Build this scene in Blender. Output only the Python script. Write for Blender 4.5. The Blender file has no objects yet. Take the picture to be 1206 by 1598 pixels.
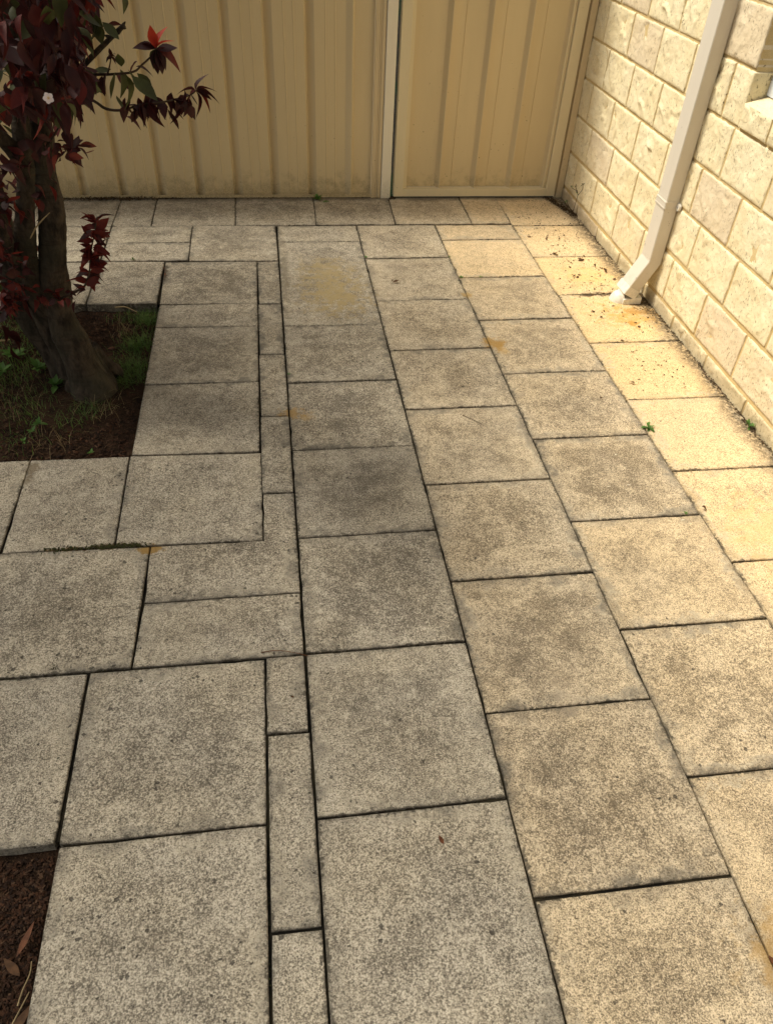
import bpy, math, random
import numpy as np
from mathutils import Vector, Matrix, Euler

random.seed(7)
rng = np.random.default_rng(11)
D2R = math.radians
sc = bpy.context.scene
COL = sc.collection

# ------------------------------------------------------------------ camera
CAM = Vector((-0.01855, -0.88831, 1.47723))
CR = Vector((0.99027285, -0.1321391, 0.0435768))
CU = Vector((0.05657493, 0.66852515, 0.74153449))
CF = Vector((0.12711788, 0.73185612, -0.66949807))
FPX, PW, PH = 1177.92, 1206.0, 1598.0
cam_data = bpy.data.cameras.new("camera")
cam = bpy.data.objects.new("camera", cam_data)
COL.objects.link(cam)
cam.matrix_world = Matrix(((CR.x, CU.x, -CF.x, CAM.x), (CR.y, CU.y, -CF.y, CAM.y), (CR.z, CU.z, -CF.z, CAM.z), (0, 0, 0, 1)))
cam_data.sensor_fit = 'VERTICAL'
cam_data.sensor_height = 32.0
cam_data.lens = 32.0 * FPX / PH
cam_data.clip_start = 0.02
cam_data.clip_end = 400
sc.camera = cam

# ------------------------------------------------------------------ light
SUN_EL, SUN_ROT = 56.0, -70.0       # high on the left, slightly beyond the fence
w = bpy.data.worlds.new("World"); sc.world = w; w.use_nodes = True
wn = w.node_tree.nodes; wl = w.node_tree.links; wn.clear()
sky = wn.new('ShaderNodeTexSky'); sky.sky_type = 'NISHITA'; sky.sun_disc = False
sky.sun_elevation = D2R(SUN_EL); sky.sun_rotation = D2R(SUN_ROT); sky.air_density = 1.0; sky.dust_density = 4.0; sky.ozone_density = 1.0
bw = wn.new('ShaderNodeRGBToBW'); wl.new(sky.outputs[0], bw.inputs[0])
tint = wn.new('ShaderNodeMixRGB'); tint.blend_type = 'MULTIPLY'; tint.inputs[0].default_value = 1.0
wl.new(bw.outputs[0], tint.inputs[1]); tint.inputs[2].default_value = (1.0, 0.978, 0.90, 1)     # thin bright cloud
smix = wn.new('ShaderNodeMixRGB'); smix.inputs[0].default_value = 0.85
wl.new(sky.outputs[0], smix.inputs[1]); wl.new(tint.outputs[0], smix.inputs[2])
bg = wn.new('ShaderNodeBackground'); bg.inputs[1].default_value = 0.11
wo = wn.new('ShaderNodeOutputWorld'); wl.new(smix.outputs[0], bg.inputs[0]); wl.new(bg.outputs[0], wo.inputs[0])
sun_data = bpy.data.lights.new("sun", 'SUN'); sun_data.energy = 3.1; sun_data.angle = D2R(14.0); sun_data.color = (1.0, 0.935, 0.80)
sun = bpy.data.objects.new("sun", sun_data); COL.objects.link(sun)
sdir = Vector((math.sin(D2R(SUN_ROT)) * math.cos(D2R(SUN_EL)), math.cos(D2R(SUN_ROT)) * math.cos(D2R(SUN_EL)), math.sin(D2R(SUN_EL))))
sun.rotation_euler = sdir.to_track_quat('Z', 'Y').to_euler(); sun.location = (-3, 2, 5)
sc.view_settings.view_transform = 'Standard'; sc.view_settings.look = 'None'
sc.view_settings.gamma = 1.0; sc.view_settings.use_curve_mapping = False
sc.view_settings.exposure = 0.53
sc.cycles.max_bounces = 6
sc.cycles.use_adaptive_sampling = True

# ------------------------------------------------------------------ helpers
def at(px, py, y=None, z=None, x=None):
    """the place in the courtyard seen at a photo pixel, on the plane y=, z= or x="""
    d = CF + CR * ((px - PW / 2) / FPX) - CU * ((py - PH / 2) / FPX)
    if z is not None: t = (z - CAM.z) / d.z
    elif y is not None: t = (y - CAM.y) / d.y
    else: t = (x - CAM.x) / d.x
    return CAM + d * t
def topix(p):
    v = Vector(p) - CAM; k = v.dot(CF)
    if k < 0.05: return (-9999, -9999, k)
    return (PW / 2 + FPX * v.dot(CR) / k, PH / 2 - FPX * v.dot(CU) / k, k)

def me_new(name, verts, faces, mats=(), smooth=False):
    me = bpy.data.meshes.new(name)
    me.from_pydata([tuple(map(float, v)) for v in verts], [], [tuple(int(i) for i in f) for f in faces])
    for m in mats: me.materials.append(m)
    if smooth: me.polygons.foreach_set('use_smooth', [True] * len(me.polygons))
    me.update()
    return me
def ob(name, me, parent=None, loc=None, label=None, cat=None, group=None, kind=None):
    o = bpy.data.objects.new(name, me); COL.objects.link(o)
    if parent is not None: o.parent = parent
    if loc is not None: o.location = loc
    tag(o, label, cat, group, kind)
    return o
def tag(o, label=None, cat=None, group=None, kind=None):
    if label: o['label'] = label
    if cat: o['category'] = cat
    if group: o['group'] = group
    if kind: o['kind'] = kind
def root(name, loc, label, cat, group=None):
    return ob(name, None, None, loc, label, cat, group)

class MB:
    def __init__(s): s.v = []; s.f = []; s.mi = []
    def add(s, vs, fs, mi=0):
        n = len(s.v); s.v += [tuple(v) for v in vs]; s.f += [tuple(i + n for i in f) for f in fs]; s.mi += [mi] * len(fs)
    def box(s, a, b, mi=0, bev=0.0):
        x0, y0, z0 = a; x1, y1, z1 = b
        if bev <= 0:
            vs = [(x0, y0, z0), (x1, y0, z0), (x1, y1, z0), (x0, y1, z0), (x0, y0, z1), (x1, y0, z1), (x1, y1, z1), (x0, y1, z1)]
            s.add(vs, [(0, 3, 2, 1), (4, 5, 6, 7), (0, 1, 5, 4), (1, 2, 6, 5), (2, 3, 7, 6), (3, 0, 4, 7)], mi)
        else:   # long edges along z are chamfered
            q = [(x0 + bev, y0), (x1 - bev, y0), (x1, y0 + bev), (x1, y1 - bev), (x1 - bev, y1), (x0 + bev, y1), (x0, y1 - bev), (x0, y0 + bev)]
            vs = [(x, y, z0) for x, y in q] + [(x, y, z1) for x, y in q]
            s.add(vs, [tuple(range(7, -1, -1)), tuple(range(8, 16))] + [(i, (i + 1) % 8, (i + 1) % 8 + 8, i + 8) for i in range(8)], mi)
    def tube(s, pts, rad, n=8, mi=0, cap=True, wob=0.0):
        pts = [Vector(p) for p in pts]; rings = []
        up = Vector((0, 0, 1)); base = len(s.v); vs = []
        prev = None
        for i, p in enumerate(pts):
            t = (pts[min(i + 1, len(pts) - 1)] - pts[max(i - 1, 0)]).normalized()
            a = prev if prev is not None else (Vector((1, 0, 0)) if abs(t.x) < .9 else Vector((0, 1, 0)))
            a = (a - t * a.dot(t)).normalized(); b = t.cross(a); prev = a
            for k in range(n):
                an = 2 * math.pi * k / n
                r = rad[i] * (1 + wob * math.sin(3 * an + i * .35) + wob * .7 * math.sin(2 * an - i * .5) + random.uniform(-wob, wob) * .5)
                vs.append(p + (a * math.cos(an) + b * math.sin(an)) * r)
        fs = [(i * n + k, i * n + (k + 1) % n, (i + 1) * n + (k + 1) % n, (i + 1) * n + k) for i in range(len(pts) - 1) for k in range(n)]
        if cap: fs += [tuple(range(n - 1, -1, -1)), tuple(range((len(pts) - 1) * n, len(pts) * n))]
        s.add(vs, fs, mi)
    def mesh(s, name, mats, smooth=False):
        me = me_new(name, s.v, s.f, mats, smooth)
        if any(s.mi): me.polygons.foreach_set('material_index', s.mi)
        return me
    def build(s, name, mats, parent=None, smooth=False, **k):
        return ob(name, s.mesh(name, mats if isinstance(mats, (list, tuple)) else [mats], smooth), parent, **k)

def smooth_pts(pts, rads, m=6):
    """Catmull-Rom through pts"""
    P = [Vector(p) for p in pts]; out = []; ro = []
    for i in range(len(P) - 1):
        p0 = P[max(i - 1, 0)]; p1 = P[i]; p2 = P[i + 1]; p3 = P[min(i + 2, len(P) - 1)]
        for k in range(m):
            t = k / m
            out.append(0.5 * ((2 * p1) + (-p0 + p2) * t + (2 * p0 - 5 * p1 + 4 * p2 - p3) * t * t + (-p0 + 3 * p1 - 3 * p2 + p3) * t ** 3))
            ro.append(rads[i] * (1 - t) + rads[i + 1] * t)
    out.append(P[-1]); ro.append(rads[-1])
    return out, ro

def vnoise(x, y, seed=0):
    x = np.asarray(x, float); y = np.asarray(y, float)
    xi = np.floor(x).astype(int); yi = np.floor(y).astype(int); fx = x - xi; fy = y - yi
    def h(a, b):
        n = (a * 374761393 + b * 668265263 + seed * 1442695041) & 0x7fffffff
        n = ((n ^ (n >> 13)) * 1274126177) & 0x7fffffff
        return ((n ^ (n >> 16)) & 0xffff) / 65535.0
    u = fx * fx * (3 - 2 * fx); v = fy * fy * (3 - 2 * fy)
    return (h(xi, yi) * (1 - u) + h(xi + 1, yi) * u) * (1 - v) + (h(xi, yi + 1) * (1 - u) + h(xi + 1, yi + 1) * u) * v
def fbm(x, y, seed=0, o=4):
    s = 0; a = .5
    for i in range(o):
        s = s + a * vnoise(x * 2 ** i, y * 2 ** i, seed + i); a *= .5
    return s

# node helper ------------------------------------------------------------
class N:
    def __init__(s, name, rough=0.9, spec=0.3):
        s.m = bpy.data.materials.new(name); s.m.use_nodes = True
        s.t = s.m.node_tree; s.n = s.t.nodes; s.l = s.t.links
        s.b = s.n['Principled BSDF']; s.b.inputs['Roughness'].default_value = rough
        s.b.inputs['Specular IOR Level'].default_value = spec
    def put(s, sock, v):
        if isinstance(v, bpy.types.NodeSocket): s.l.new(v, sock)
        elif isinstance(v, (tuple, list)) and len(v) == 3 and sock.type == 'RGBA': sock.default_value = (*v, 1)
        else: sock.default_value = v
    def math(s, op, a, b=None, c=None, clamp=False):
        n = s.n.new('ShaderNodeMath'); n.operation = op; n.use_clamp = clamp
        s.put(n.inputs[0], a)
        if b is not None: s.put(n.inputs[1], b)
        if c is not None: s.put(n.inputs[2], c)
        return n.outputs[0]
    def vmath(s, op, a, b=None):
        n = s.n.new('ShaderNodeVectorMath'); n.operation = op; s.put(n.inputs[0], a)
        if b is not None: s.put(n.inputs[1], b)
        return n.outputs['Value'] if op in ('LENGTH', 'DISTANCE', 'DOT_PRODUCT') else n.outputs[0]
    def noise(s, vec, scale, detail=4, rough=.5, dist=0.0, out='Fac'):
        n = s.n.new('ShaderNodeTexNoise'); s.put(n.inputs['Vector'], vec); n.inputs['Scale'].default_value = scale
        n.inputs['Detail'].default_value = detail; n.inputs['Roughness'].default_value = rough; n.inputs['Distortion'].default_value = dist
        return n.outputs[out]
    def voro(s, vec, scale, feat='F1', out='Distance', rnd=1.0):
        n = s.n.new('ShaderNodeTexVoronoi'); n.feature = feat; s.put(n.inputs['Vector'], vec); n.inputs['Scale'].default_value = scale
        n.inputs['Randomness'].default_value = rnd
        return n.outputs[out]
    def ss(s, v, a, b, lo=0.0, hi=1.0):
        n = s.n.new('ShaderNodeMapRange'); n.interpolation_type = 'SMOOTHSTEP'; s.put(n.inputs['Value'], v)
        s.put(n.inputs['From Min'], a); s.put(n.inputs['From Max'], b); s.put(n.inputs['To Min'], lo); s.put(n.inputs['To Max'], hi)
        return n.outputs[0]
    def mix(s, f, a, b, mode='MIX'):
        n = s.n.new('ShaderNodeMixRGB'); n.blend_type = mode; s.put(n.inputs[0], f); s.put(n.inputs[1], a); s.put(n.inputs[2], b)
        return n.outputs[0]
    def pos(s): return s.n.new('ShaderNodeNewGeometry').outputs['Position']
    def obj(s): return s.n.new('ShaderNodeTexCoord').outputs['Object']
    def rand(s): return s.n.new('ShaderNodeObjectInfo').outputs['Random']
    def attr(s, name, typ='OBJECT', out='Fac'):
        n = s.n.new('ShaderNodeAttribute'); n.attribute_type = typ; n.attribute_name = name; return n.outputs[out]
    def sep(s, v): n = s.n.new('ShaderNodeSeparateXYZ'); s.put(n.inputs[0], v); return n.outputs
    def comb(s, x, y, z=0.0):
        n = s.n.new('ShaderNodeCombineXYZ'); s.put(n.inputs[0], x); s.put(n.inputs[1], y); s.put(n.inputs[2], z); return n.outputs[0]
    def col(s, v): s.put(s.b.inputs['Base Color'], v)
    def rough(s, v): s.put(s.b.inputs['Roughness'], v)
    def bump(s, h, dist, strength=1.0):
        n = s.n.new('ShaderNodeBump'); s.put(n.inputs['Height'], h); n.inputs['Distance'].default_value = dist; n.inputs['Strength'].default_value = strength
        s.l.new(n.outputs[0], s.b.inputs['Normal'])
def simple(name, col, rough=.7, spec=.3, vary=0.0, bump=0.0, scale=40):
    m = N(name, rough, spec)
    if vary:
        n = m.noise(m.obj(), scale, 4, .6); k = m.ss(n, .3, .7, 1 - vary, 1 + vary)
        m.col(m.vmath('SCALE', col) if False else m.mix(1.0, col, m.comb(k, k, k), 'MULTIPLY'))
        if bump: m.bump(n, bump)
    else: m.col(col)
    return m.m

# ------------------------------------------------------------------ materials
def mat_slab():
    m = N('limestone_paving', .92, .2)
    P = m.pos(); uv = m.n.new('ShaderNodeUVMap').outputs[0]
    u = m.sep(uv)
    sx = m.attr('sx'); sy = m.attr('sy'); dirt = m.attr('dirt'); warm = m.attr('warm'); pit = m.attr('pit')
    rnd = m.rand()
    off = m.comb(m.math('MULTIPLY', rnd, 37.0), m.math('MULTIPLY', rnd, 91.0), m.math('MULTIPLY', rnd, 11.0))
    Q = m.vmath('ADD', P, off)                                    # every slab its own patch of stone
    e1 = m.math('MINIMUM', u[0], m.math('SUBTRACT', sx, u[0]))
    e2 = m.math('MINIMUM', u[1], m.math('SUBTRACT', sy, u[1]))
    edge = m.math('MINIMUM', e1, e2)
    edge_w = m.math('ADD', edge, m.ss(m.noise(Q, 22, 4, .6), .3, .7, -.022, .022))
    # clean stone
    big = m.noise(Q, 5, 3, .5)
    g0 = m.noise(Q, 330, 2, .65); g1 = m.noise(Q, 165, 2, .65); g2 = m.noise(Q, 62, 3, .65)
    blot = m.math('ADD', m.math('MULTIPLY', m.noise(Q, 6, 6, .7, .5), .6), m.math('MULTIPLY', m.noise(Q, 17, 5, .7), .4)); mid = m.noise(Q, 26, 4, .65)
    centre = m.ss(edge_w, .008, .125)
    # lichen and soot lie in the grain of the surface and gather towards the middle of a slab
    cov = m.math('MULTIPLY', dirt, m.math('ADD', m.math('MULTIPLY', centre, .50), .50))
    cov = m.math('MULTIPLY', cov, m.ss(blot, .36, .62, .42, 1.45))
    lev = m.math('ADD', m.math('ADD', m.math('MULTIPLY', mid, .26), m.math('MULTIPLY', g2, .28)), m.math('ADD', m.math('MULTIPLY', g1, .55), m.math('MULTIPLY', g0, .75)))
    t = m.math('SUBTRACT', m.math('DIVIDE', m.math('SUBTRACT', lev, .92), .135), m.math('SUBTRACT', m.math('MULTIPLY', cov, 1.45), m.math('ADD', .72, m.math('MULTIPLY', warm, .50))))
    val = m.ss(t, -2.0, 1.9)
    rp = m.n.new('ShaderNodeValToRGB'); el = rp.color_ramp.elements
    el[0].position = 0; el[0].color = (.125, .108, .085, 1); el[1].position = 1; el[1].color = (.64, .57, .455, 1)
    for q_, c_ in ((.30, (.245, .213, .165, 1)), (.62, (.415, .365, .285, 1)), (.86, (.55, .487, .385, 1))):
        e_ = el.new(q_); e_.color = c_
    m.l.new(val, rp.inputs[0]); c = rp.outputs[0]
    c = m.mix(m.math('MULTIPLY', m.math('MULTIPLY', cov, cov), .22), c, (.20, .17, .13))
    g3 = m.noise(Q, 240, 1, .5)
    fs_ = m.math('MULTIPLY', m.ss(m.math('ADD', g3, m.math('MULTIPLY', m.math('SUBTRACT', cov, .5), .06)), .60, .68), .62)
    c = m.mix(fs_, c, (.095, .08, .062))
    tone = m.ss(big, .3, .7)
    c = m.mix(m.math('MULTIPLY', tone, .30), c, m.mix(1.0, c, (1.12, 1.06, .92), 'MULTIPLY'))
    c = m.mix(m.ss(rnd, 0, 1, .0, .30), c, m.mix(1.0, c, (.86, .85, .84), 'MULTIPLY'))
    c = m.mix(warm, c, m.mix(1.0, c, (1.38, 1.14, .78), 'MULTIPLY'))  # warm: yellow light bounced onto the right-hand slabs, painted into their stone colour
    c = m.mix(m.math('MULTIPLY', m.ss(g0, .60, .70), .35), c, (.80, .72, .58))
    # worn pale border inside the edge
    bd = m.math('MULTIPLY', m.ss(edge_w, .004, .012), m.ss(edge_w, .036, .018))
    c = m.mix(m.math('MULTIPLY', m.math('MULTIPLY', bd, m.ss(m.noise(Q, 4, 2), .40, .60)), m.ss(g1, .35, .6, .15, .55)), c, (.60, .52, .385))
    # grey film along joints
    film = m.math('MULTIPLY', m.ss(edge_w, .040, .004), m.ss(m.noise(Q, 8, 5, .65), .34, .62))
    film = m.math('MULTIPLY', film, m.ss(m.math('ADD', g1, mid), .80, 1.15, .45, 1.0))
    c = m.mix(m.math('MULTIPLY', film, m.math('ADD', m.math('MULTIPLY', dirt, .85), .10)), c, (.095, .088, .076))
    rim = m.ss(m.math('ADD', edge, m.ss(m.noise(Q, 90, 3, .6), .3, .7, -.006, .006)), .009, .002)
    c = m.mix(m.math('MULTIPLY', rim, m.ss(m.noise(Q, 13, 2, .5), .38, .62, .15, .85)), c, (.07, .06, .045))
    # black lichen spots / pits
    QW = m.vmath('ADD', Q, m.comb(m.math('MULTIPLY', g2, .012), m.math('MULTIPLY', mid, .012), 0.0))
    vd = m.voro(QW, 85); vc = m.sep(m.voro(QW, 85, out='Color'))
    gate = m.math('GREATER_THAN', m.math('ADD', vc[0], m.math('MULTIPLY', m.ss(m.noise(Q, 9, 2), .42, .68), m.math('MULTIPLY', pit, .40))), 1.0)
    rad = m.math('MULTIPLY', m.math('ADD', m.math('MULTIPLY', vc[1], vc[1]), .25), .34)
    sp = m.math('MULTIPLY', m.ss(m.math('SUBTRACT', m.math('ADD', vd, m.ss(g1, .3, .7, -.10, .10)), rad), .06, -.06), gate)
    c = m.mix(m.math('MULTIPLY', sp, .78), c, (.06, .052, .042))
    vd2 = m.voro(Q, 150); vc2 = m.sep(m.voro(Q, 150, out='Color'))
    sp2 = m.math('MULTIPLY', m.ss(vd2, .35, .2), m.math('GREATER_THAN', vc2[1], .93))
    c = m.mix(m.math('MULTIPLY', sp2, .55), c, (.10, .085, .06))
    # pale scratches and bird lime
    sc_ = m.noise(m.vmath('MULTIPLY', Q, (14, 60, 1)), 1.6, 2, .5, .6)
    c = m.mix(m.math('MULTIPLY', m.ss(sc_, .735, .77), m.ss(m.noise(Q, 12, 2), .52, .62)), c, (.72, .66, .52))
    # stains where they lie in the courtyard
    wob = m.noise(P, 26, 4, .6); wob2 = m.noise(P, 110, 3, .6)
    def stain(x, y, rx, ry, colr, k, soft=.6):
        nonlocal c
        s = m.sep(P)
        dx = m.math('DIVIDE', m.math('SUBTRACT', s[0], x), rx); dy = m.math('DIVIDE', m.math('SUBTRACT', s[1], y), ry)
        d = m.math('SQRT', m.math('ADD', m.math('MULTIPLY', dx, dx), m.math('MULTIPLY', dy, dy)))
        d = m.math('ADD', d, m.ss(wob, .3, .7, -.45, .45)); d = m.math('ADD', d, m.ss(wob2, .3, .7, -.18, .18))
        c = m.mix(m.math('MULTIPLY', m.ss(d, 1.0, 1.0 - soft), k), c, colr)
    stain(.215, 2.36, .17, .17, (.33, .255, .13), .75, 1.0)
    stain(.23, 2.10, .19, .24, (.35, .265, .125), .85, 1.0)
    stain(.21, 2.22, .17, .26, (.37, .29, .15), .50, 1.0)
    stain(.84, 1.62, .03, .05, (.50, .33, .13), .6)
    stain(.815, 1.668, .058, .055, (.36, .21, .055), .85)
    stain(.012, 1.250, .062, .038, (.40, .25, .09), .75, .8)
    stain(.06, 1.22, .05, .02, (.42, .27, .10), .5, .8)
    stain(-.398, .632, .034, .026, (.30, .18, .05), .9)
    stain(-.50, .648, .11, .016, (.10, .065, .03), .9)
    stain(-.62, .650, .05, .012, (.25, .15, .05), .75)
    stain(.60, .08, .08, .12, (.50, .40, .28), .25, 1.0)
    stain(.797, 2.09, .03, .03, (.42, .27, .09), .7)
    stain(1.47, 1.875, .21, .14, (.64, .37, .10), .80, 1.0)
    stain(1.50, 1.90, .09, .05, (.42, .22, .06), .6, .9)
    stain(1.44, 1.80, .045, .03, (.52, .26, .05), .7, .8)
    stain(.83, -.52, .12, .10, (.40, .24, .07), .6, .9)
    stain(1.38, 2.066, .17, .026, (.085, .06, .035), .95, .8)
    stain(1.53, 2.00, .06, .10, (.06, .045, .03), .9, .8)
    stain(1.40, 2.25, .16, .14, (.78, .52, .20), .55, .9)
    stain(1.38, .55, .18, .22, (.72, .47, .20), .45, .9)
    stain(-.502, 2.34, .018, .10, (.07, .05, .035), .9, .6)
    stain(-.78, 1.00, .02, .06, (.16, .12, .07), .7, .6)
    stain(-.005, 2.83, .016, .05, (.07, .055, .04), .9, .6)
    stain(.02, 2.35, .03, .5, (.15, .125, .085), .55, .9)
    # soil and moss washed against the wall and the fence
    s = m.sep(P)
    nw = m.math('ADD', m.math('MULTIPLY', wob, .05), m.math('MULTIPLY', m.noise(P, 4, 2), .09))
    wallm = m.ss(m.math('SUBTRACT', m.math('SUBTRACT', 1.590, s[0]), nw), .035, -.045)
    wallm = m.math('MULTIPLY', wallm, m.ss(m.math('ADD', g2, m.math('MULTIPLY', wob2, .6)), .62, .86, .25, 1.0))
    c = m.mix(m.math('MULTIPLY', wallm, .85), c, (.075, .058, .036))
    fm = m.ss(m.math('SUBTRACT', m.math('SUBTRACT', 3.262, s[1]), nw), .012, -.05)
    c = m.mix(m.math('MULTIPLY', fm, .7), c, (.07, .055, .035))
    m.col(c)
    h = m.math('ADD', m.math('MULTIPLY', g1, .7), m.math('MULTIPLY', g2, 1.0))
    h = m.math('SUBTRACT', h, m.math('MULTIPLY', sp, .8))
    h = m.math('ADD', h, m.math('MULTIPLY', blot, 2.0))
    m.bump(h, .0030, .9)
    return m.m

def mat_brick():
    m = N('cream_brick', .93, .15)
    P = m.pos(); rnd = m.rand(); O = m.obj()
    off = m.comb(m.math('MULTIPLY', rnd, 13.0), m.math('MULTIPLY', rnd, 57.0), m.math('MULTIPLY', rnd, 29.0))
    Q = m.vmath('ADD', O, off)
    a = m.mix(m.ss(m.noise(Q, 6, 3, .55), .3, .7), (.82, .70, .44), (.86, .76, .52))
    pink = m.ss(m.math('ADD', rnd, m.math('MULTIPLY', m.noise(Q, 8, 2), .4)), .78, 1.1)
    a = m.mix(m.math('MULTIPLY', pink, .55), a, (.66, .53, .39))
    g = m.noise(Q, 260, 3, .7)
    a = m.mix(m.ss(g, .4, .7, 0, .22), a, (.48, .36, .18))
    # drag marks: short dark pores, longer up the face than across
    S = m.vmath('MULTIPLY', Q, (1.0, 1.5, .55))
    n1 = m.noise(S, 150, 2, .6, .4)
    pore = m.math('MULTIPLY', m.ss(n1, .62, .68), m.ss(m.noise(Q, 14, 2), .36, .56, .25, 1))
    a = m.mix(m.math('MULTIPLY', pore, .72), a, (.16, .11, .05))
    # grime low down
    z = m.sep(P)[2]
    low = m.ss(m.math('ADD', z, m.ss(m.noise(P, 12, 3), .3, .7, -.03, .03)), .085, .02)
    a = m.mix(m.math('MULTIPLY', low, .55), a, (.32, .235, .13))
    spl = m.math('MULTIPLY', m.ss(z, .35, .0), m.ss(m.noise(P, 130, 3, .7), .60, .68))
    a = m.mix(m.math('MULTIPLY', spl, .6), a, (.16, .11, .06))
    m.col(a)
    h = m.math('ADD', m.math('MULTIPLY', m.noise(Q, 22, 4, .6), 1.6), m.math('MULTIPLY', g, .35))
    h = m.math('SUBTRACT', h, m.math('MULTIPLY', pore, .9))
    m.bump(h, .0045, 1.0)
    return m.m

def mat_mortar():
    m = N('ochre_mortar', .95, .1); P = m.pos()
    c = m.mix(m.ss(m.noise(P, 9, 4, .6), .3, .7), (.62, .46, .22), (.70, .55, .30))
    g = m.noise(P, 330, 3, .7)
    c = m.mix(m.ss(g, .4, .7, 0, .35), c, (.33, .22, .09))
    z = m.sep(P)[2]
    c = m.mix(m.ss(z, .07, .0, 0, .6), c, (.24, .17, .09))
    m.col(c); m.bump(m.math('ADD', g, m.noise(P, 50, 3)), .0016, .8)
    return m.m

def mat_steel(name, col, low=.5):
    m = N(name, .42, .4); P = m.pos()
    n = m.noise(m.vmath('MULTIPLY', P, (9, 9, 1.2)), 1.5, 4, .6)
    c = m.mix(m.ss(n, .3, .75, 0, .22), col, tuple(v * .80 for v in col))
    z = m.sep(P)[2]
    wob = m.ss(m.noise(P, 18, 4, .65), .3, .7, -.05, .05)
    d = m.ss(m.math('ADD', z, wob), .13, .0)
    d2 = m.math('MULTIPLY', d, m.ss(m.noise(P, 160, 3, .6), .35, .65, .35, 1))
    c = m.mix(m.math('MULTIPLY', d2, low), c, (.16, .12, .055))
    sp = m.math('MULTIPLY', m.ss(m.noise(P, 90, 2, .5), .74, .77), m.ss(z, .9, .0, .2, 1))
    c = m.mix(sp, c, (.13, .09, .04))
    m.col(c); m.rough(m.ss(n, .3, .7, .38, .55))
    m.bump(m.noise(m.vmath('MULTIPLY', P, (3, 3, .7)), 2, 2), .003, .35)
    return m.m

def mat_leaf(name, col, col2, trans=.25, rough=.6):
    m = N(name, rough, .4)
    O = m.obj(); P = m.pos()
    n = m.noise(P, 14, 3, .6)
    c = m.mix(m.ss(n, .35, .65), col, col2)
    c = m.mix(m.ss(m.noise(P, 90, 2), .45, .7, 0, .3), c, tuple(v * .5 for v in col))
    m.col(c)
    tr = m.n.new('ShaderNodeBsdfTranslucent'); m.put(tr.inputs[0], m.mix(.5, c, tuple(min(1, v * 1.8) for v in col2)))
    mx = m.n.new('ShaderNodeMixShader'); mx.inputs[0].default_value = trans
    o = m.n['Material Output']
    m.l.new(m.b.outputs[0], mx.inputs[1]); m.l.new(tr.outputs[0], mx.inputs[2]); m.l.new(mx.outputs[0], o.inputs[0])
    return m.m

def mat_bark():
    m = N('plum_bark', .9, .2); P = m.pos()
    n = m.noise(m.vmath('MULTIPLY', P, (1, 1, .45)), 34, 5, .65); n2 = m.noise(P, 9, 3)
    c = m.mix(m.ss(n, .32, .7), (.018, .013, .009), (.085, .064, .044))
    c = m.mix(m.ss(n2, .45, .7, 0, .5), c, (.055, .052, .032))
    ring = m.noise(m.vmath('MULTIPLY', P, (1, 1, 7)), 12, 3, .5)
    c = m.mix(m.ss(ring, .58, .68, 0, .5), c, (.03, .02, .014))
    m.col(c); m.bump(m.math('ADD', n, m.math('MULTIPLY', ring, .5)), .012, 1.0)
    return m.m

def mat_soil():
    m = N('garden_soil', 1.0, .1); P = m.pos()
    n = m.noise(P, 30, 6, .7)
    c = m.mix(m.ss(n, .3, .7), (.014, .009, .006), (.055, .030, .017))
    c = m.mix(m.ss(m.noise(P, 220, 3, .7), .55, .7, 0, .6), c, (.14, .085, .05))
    m.col(c); m.bump(m.math('ADD', n, m.noise(P, 160, 3)), .008, 1)
    return m.m
def mat_random(name, cols, rough=.9):
    """colour picked per loose piece"""
    m = N(name, rough, .15); g = m.n.new('ShaderNodeNewGeometry')
    r = m.n.new('ShaderNodeValToRGB'); r.color_ramp.interpolation = 'LINEAR'
    el = r.color_ramp.elements
    while len(el) > 1: el.remove(el[-1])
    for i, c in enumerate(cols):
        if i == 0: el[0].position = 0; el[0].color = (*c, 1)
        else: e = el.new(i / (len(cols) - 1)); e.color = (*c, 1)
    m.l.new(g.outputs['Random Per Island'], r.inputs[0]); m.col(r.outputs[0])
    return m.m
def mat_sand():
    m = N('jointing_sand', 1, .05); P = m.pos()
    m.col(m.mix(m.ss(m.noise(P, 7, 4, .6), .42, .60), (.012, .011, .009), (.036, .030, .019))); m.bump(m.noise(P, 400, 3), .002, .6)
    return m.m
def mat_ground():
    m = N('ground_beyond', 1, .05); P = m.pos()
    c = m.mix(m.ss(m.voro(P, 60), .1, .6), (.035, .028, .02), (.010, .009, .007))
    c = m.mix(m.ss(m.noise(P, 1.5, 4), .50, .58), c, (.008, .014, .006))
    m.col(c); m.bump(m.voro(P, 60), .01, .6)
    return m.m

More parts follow.
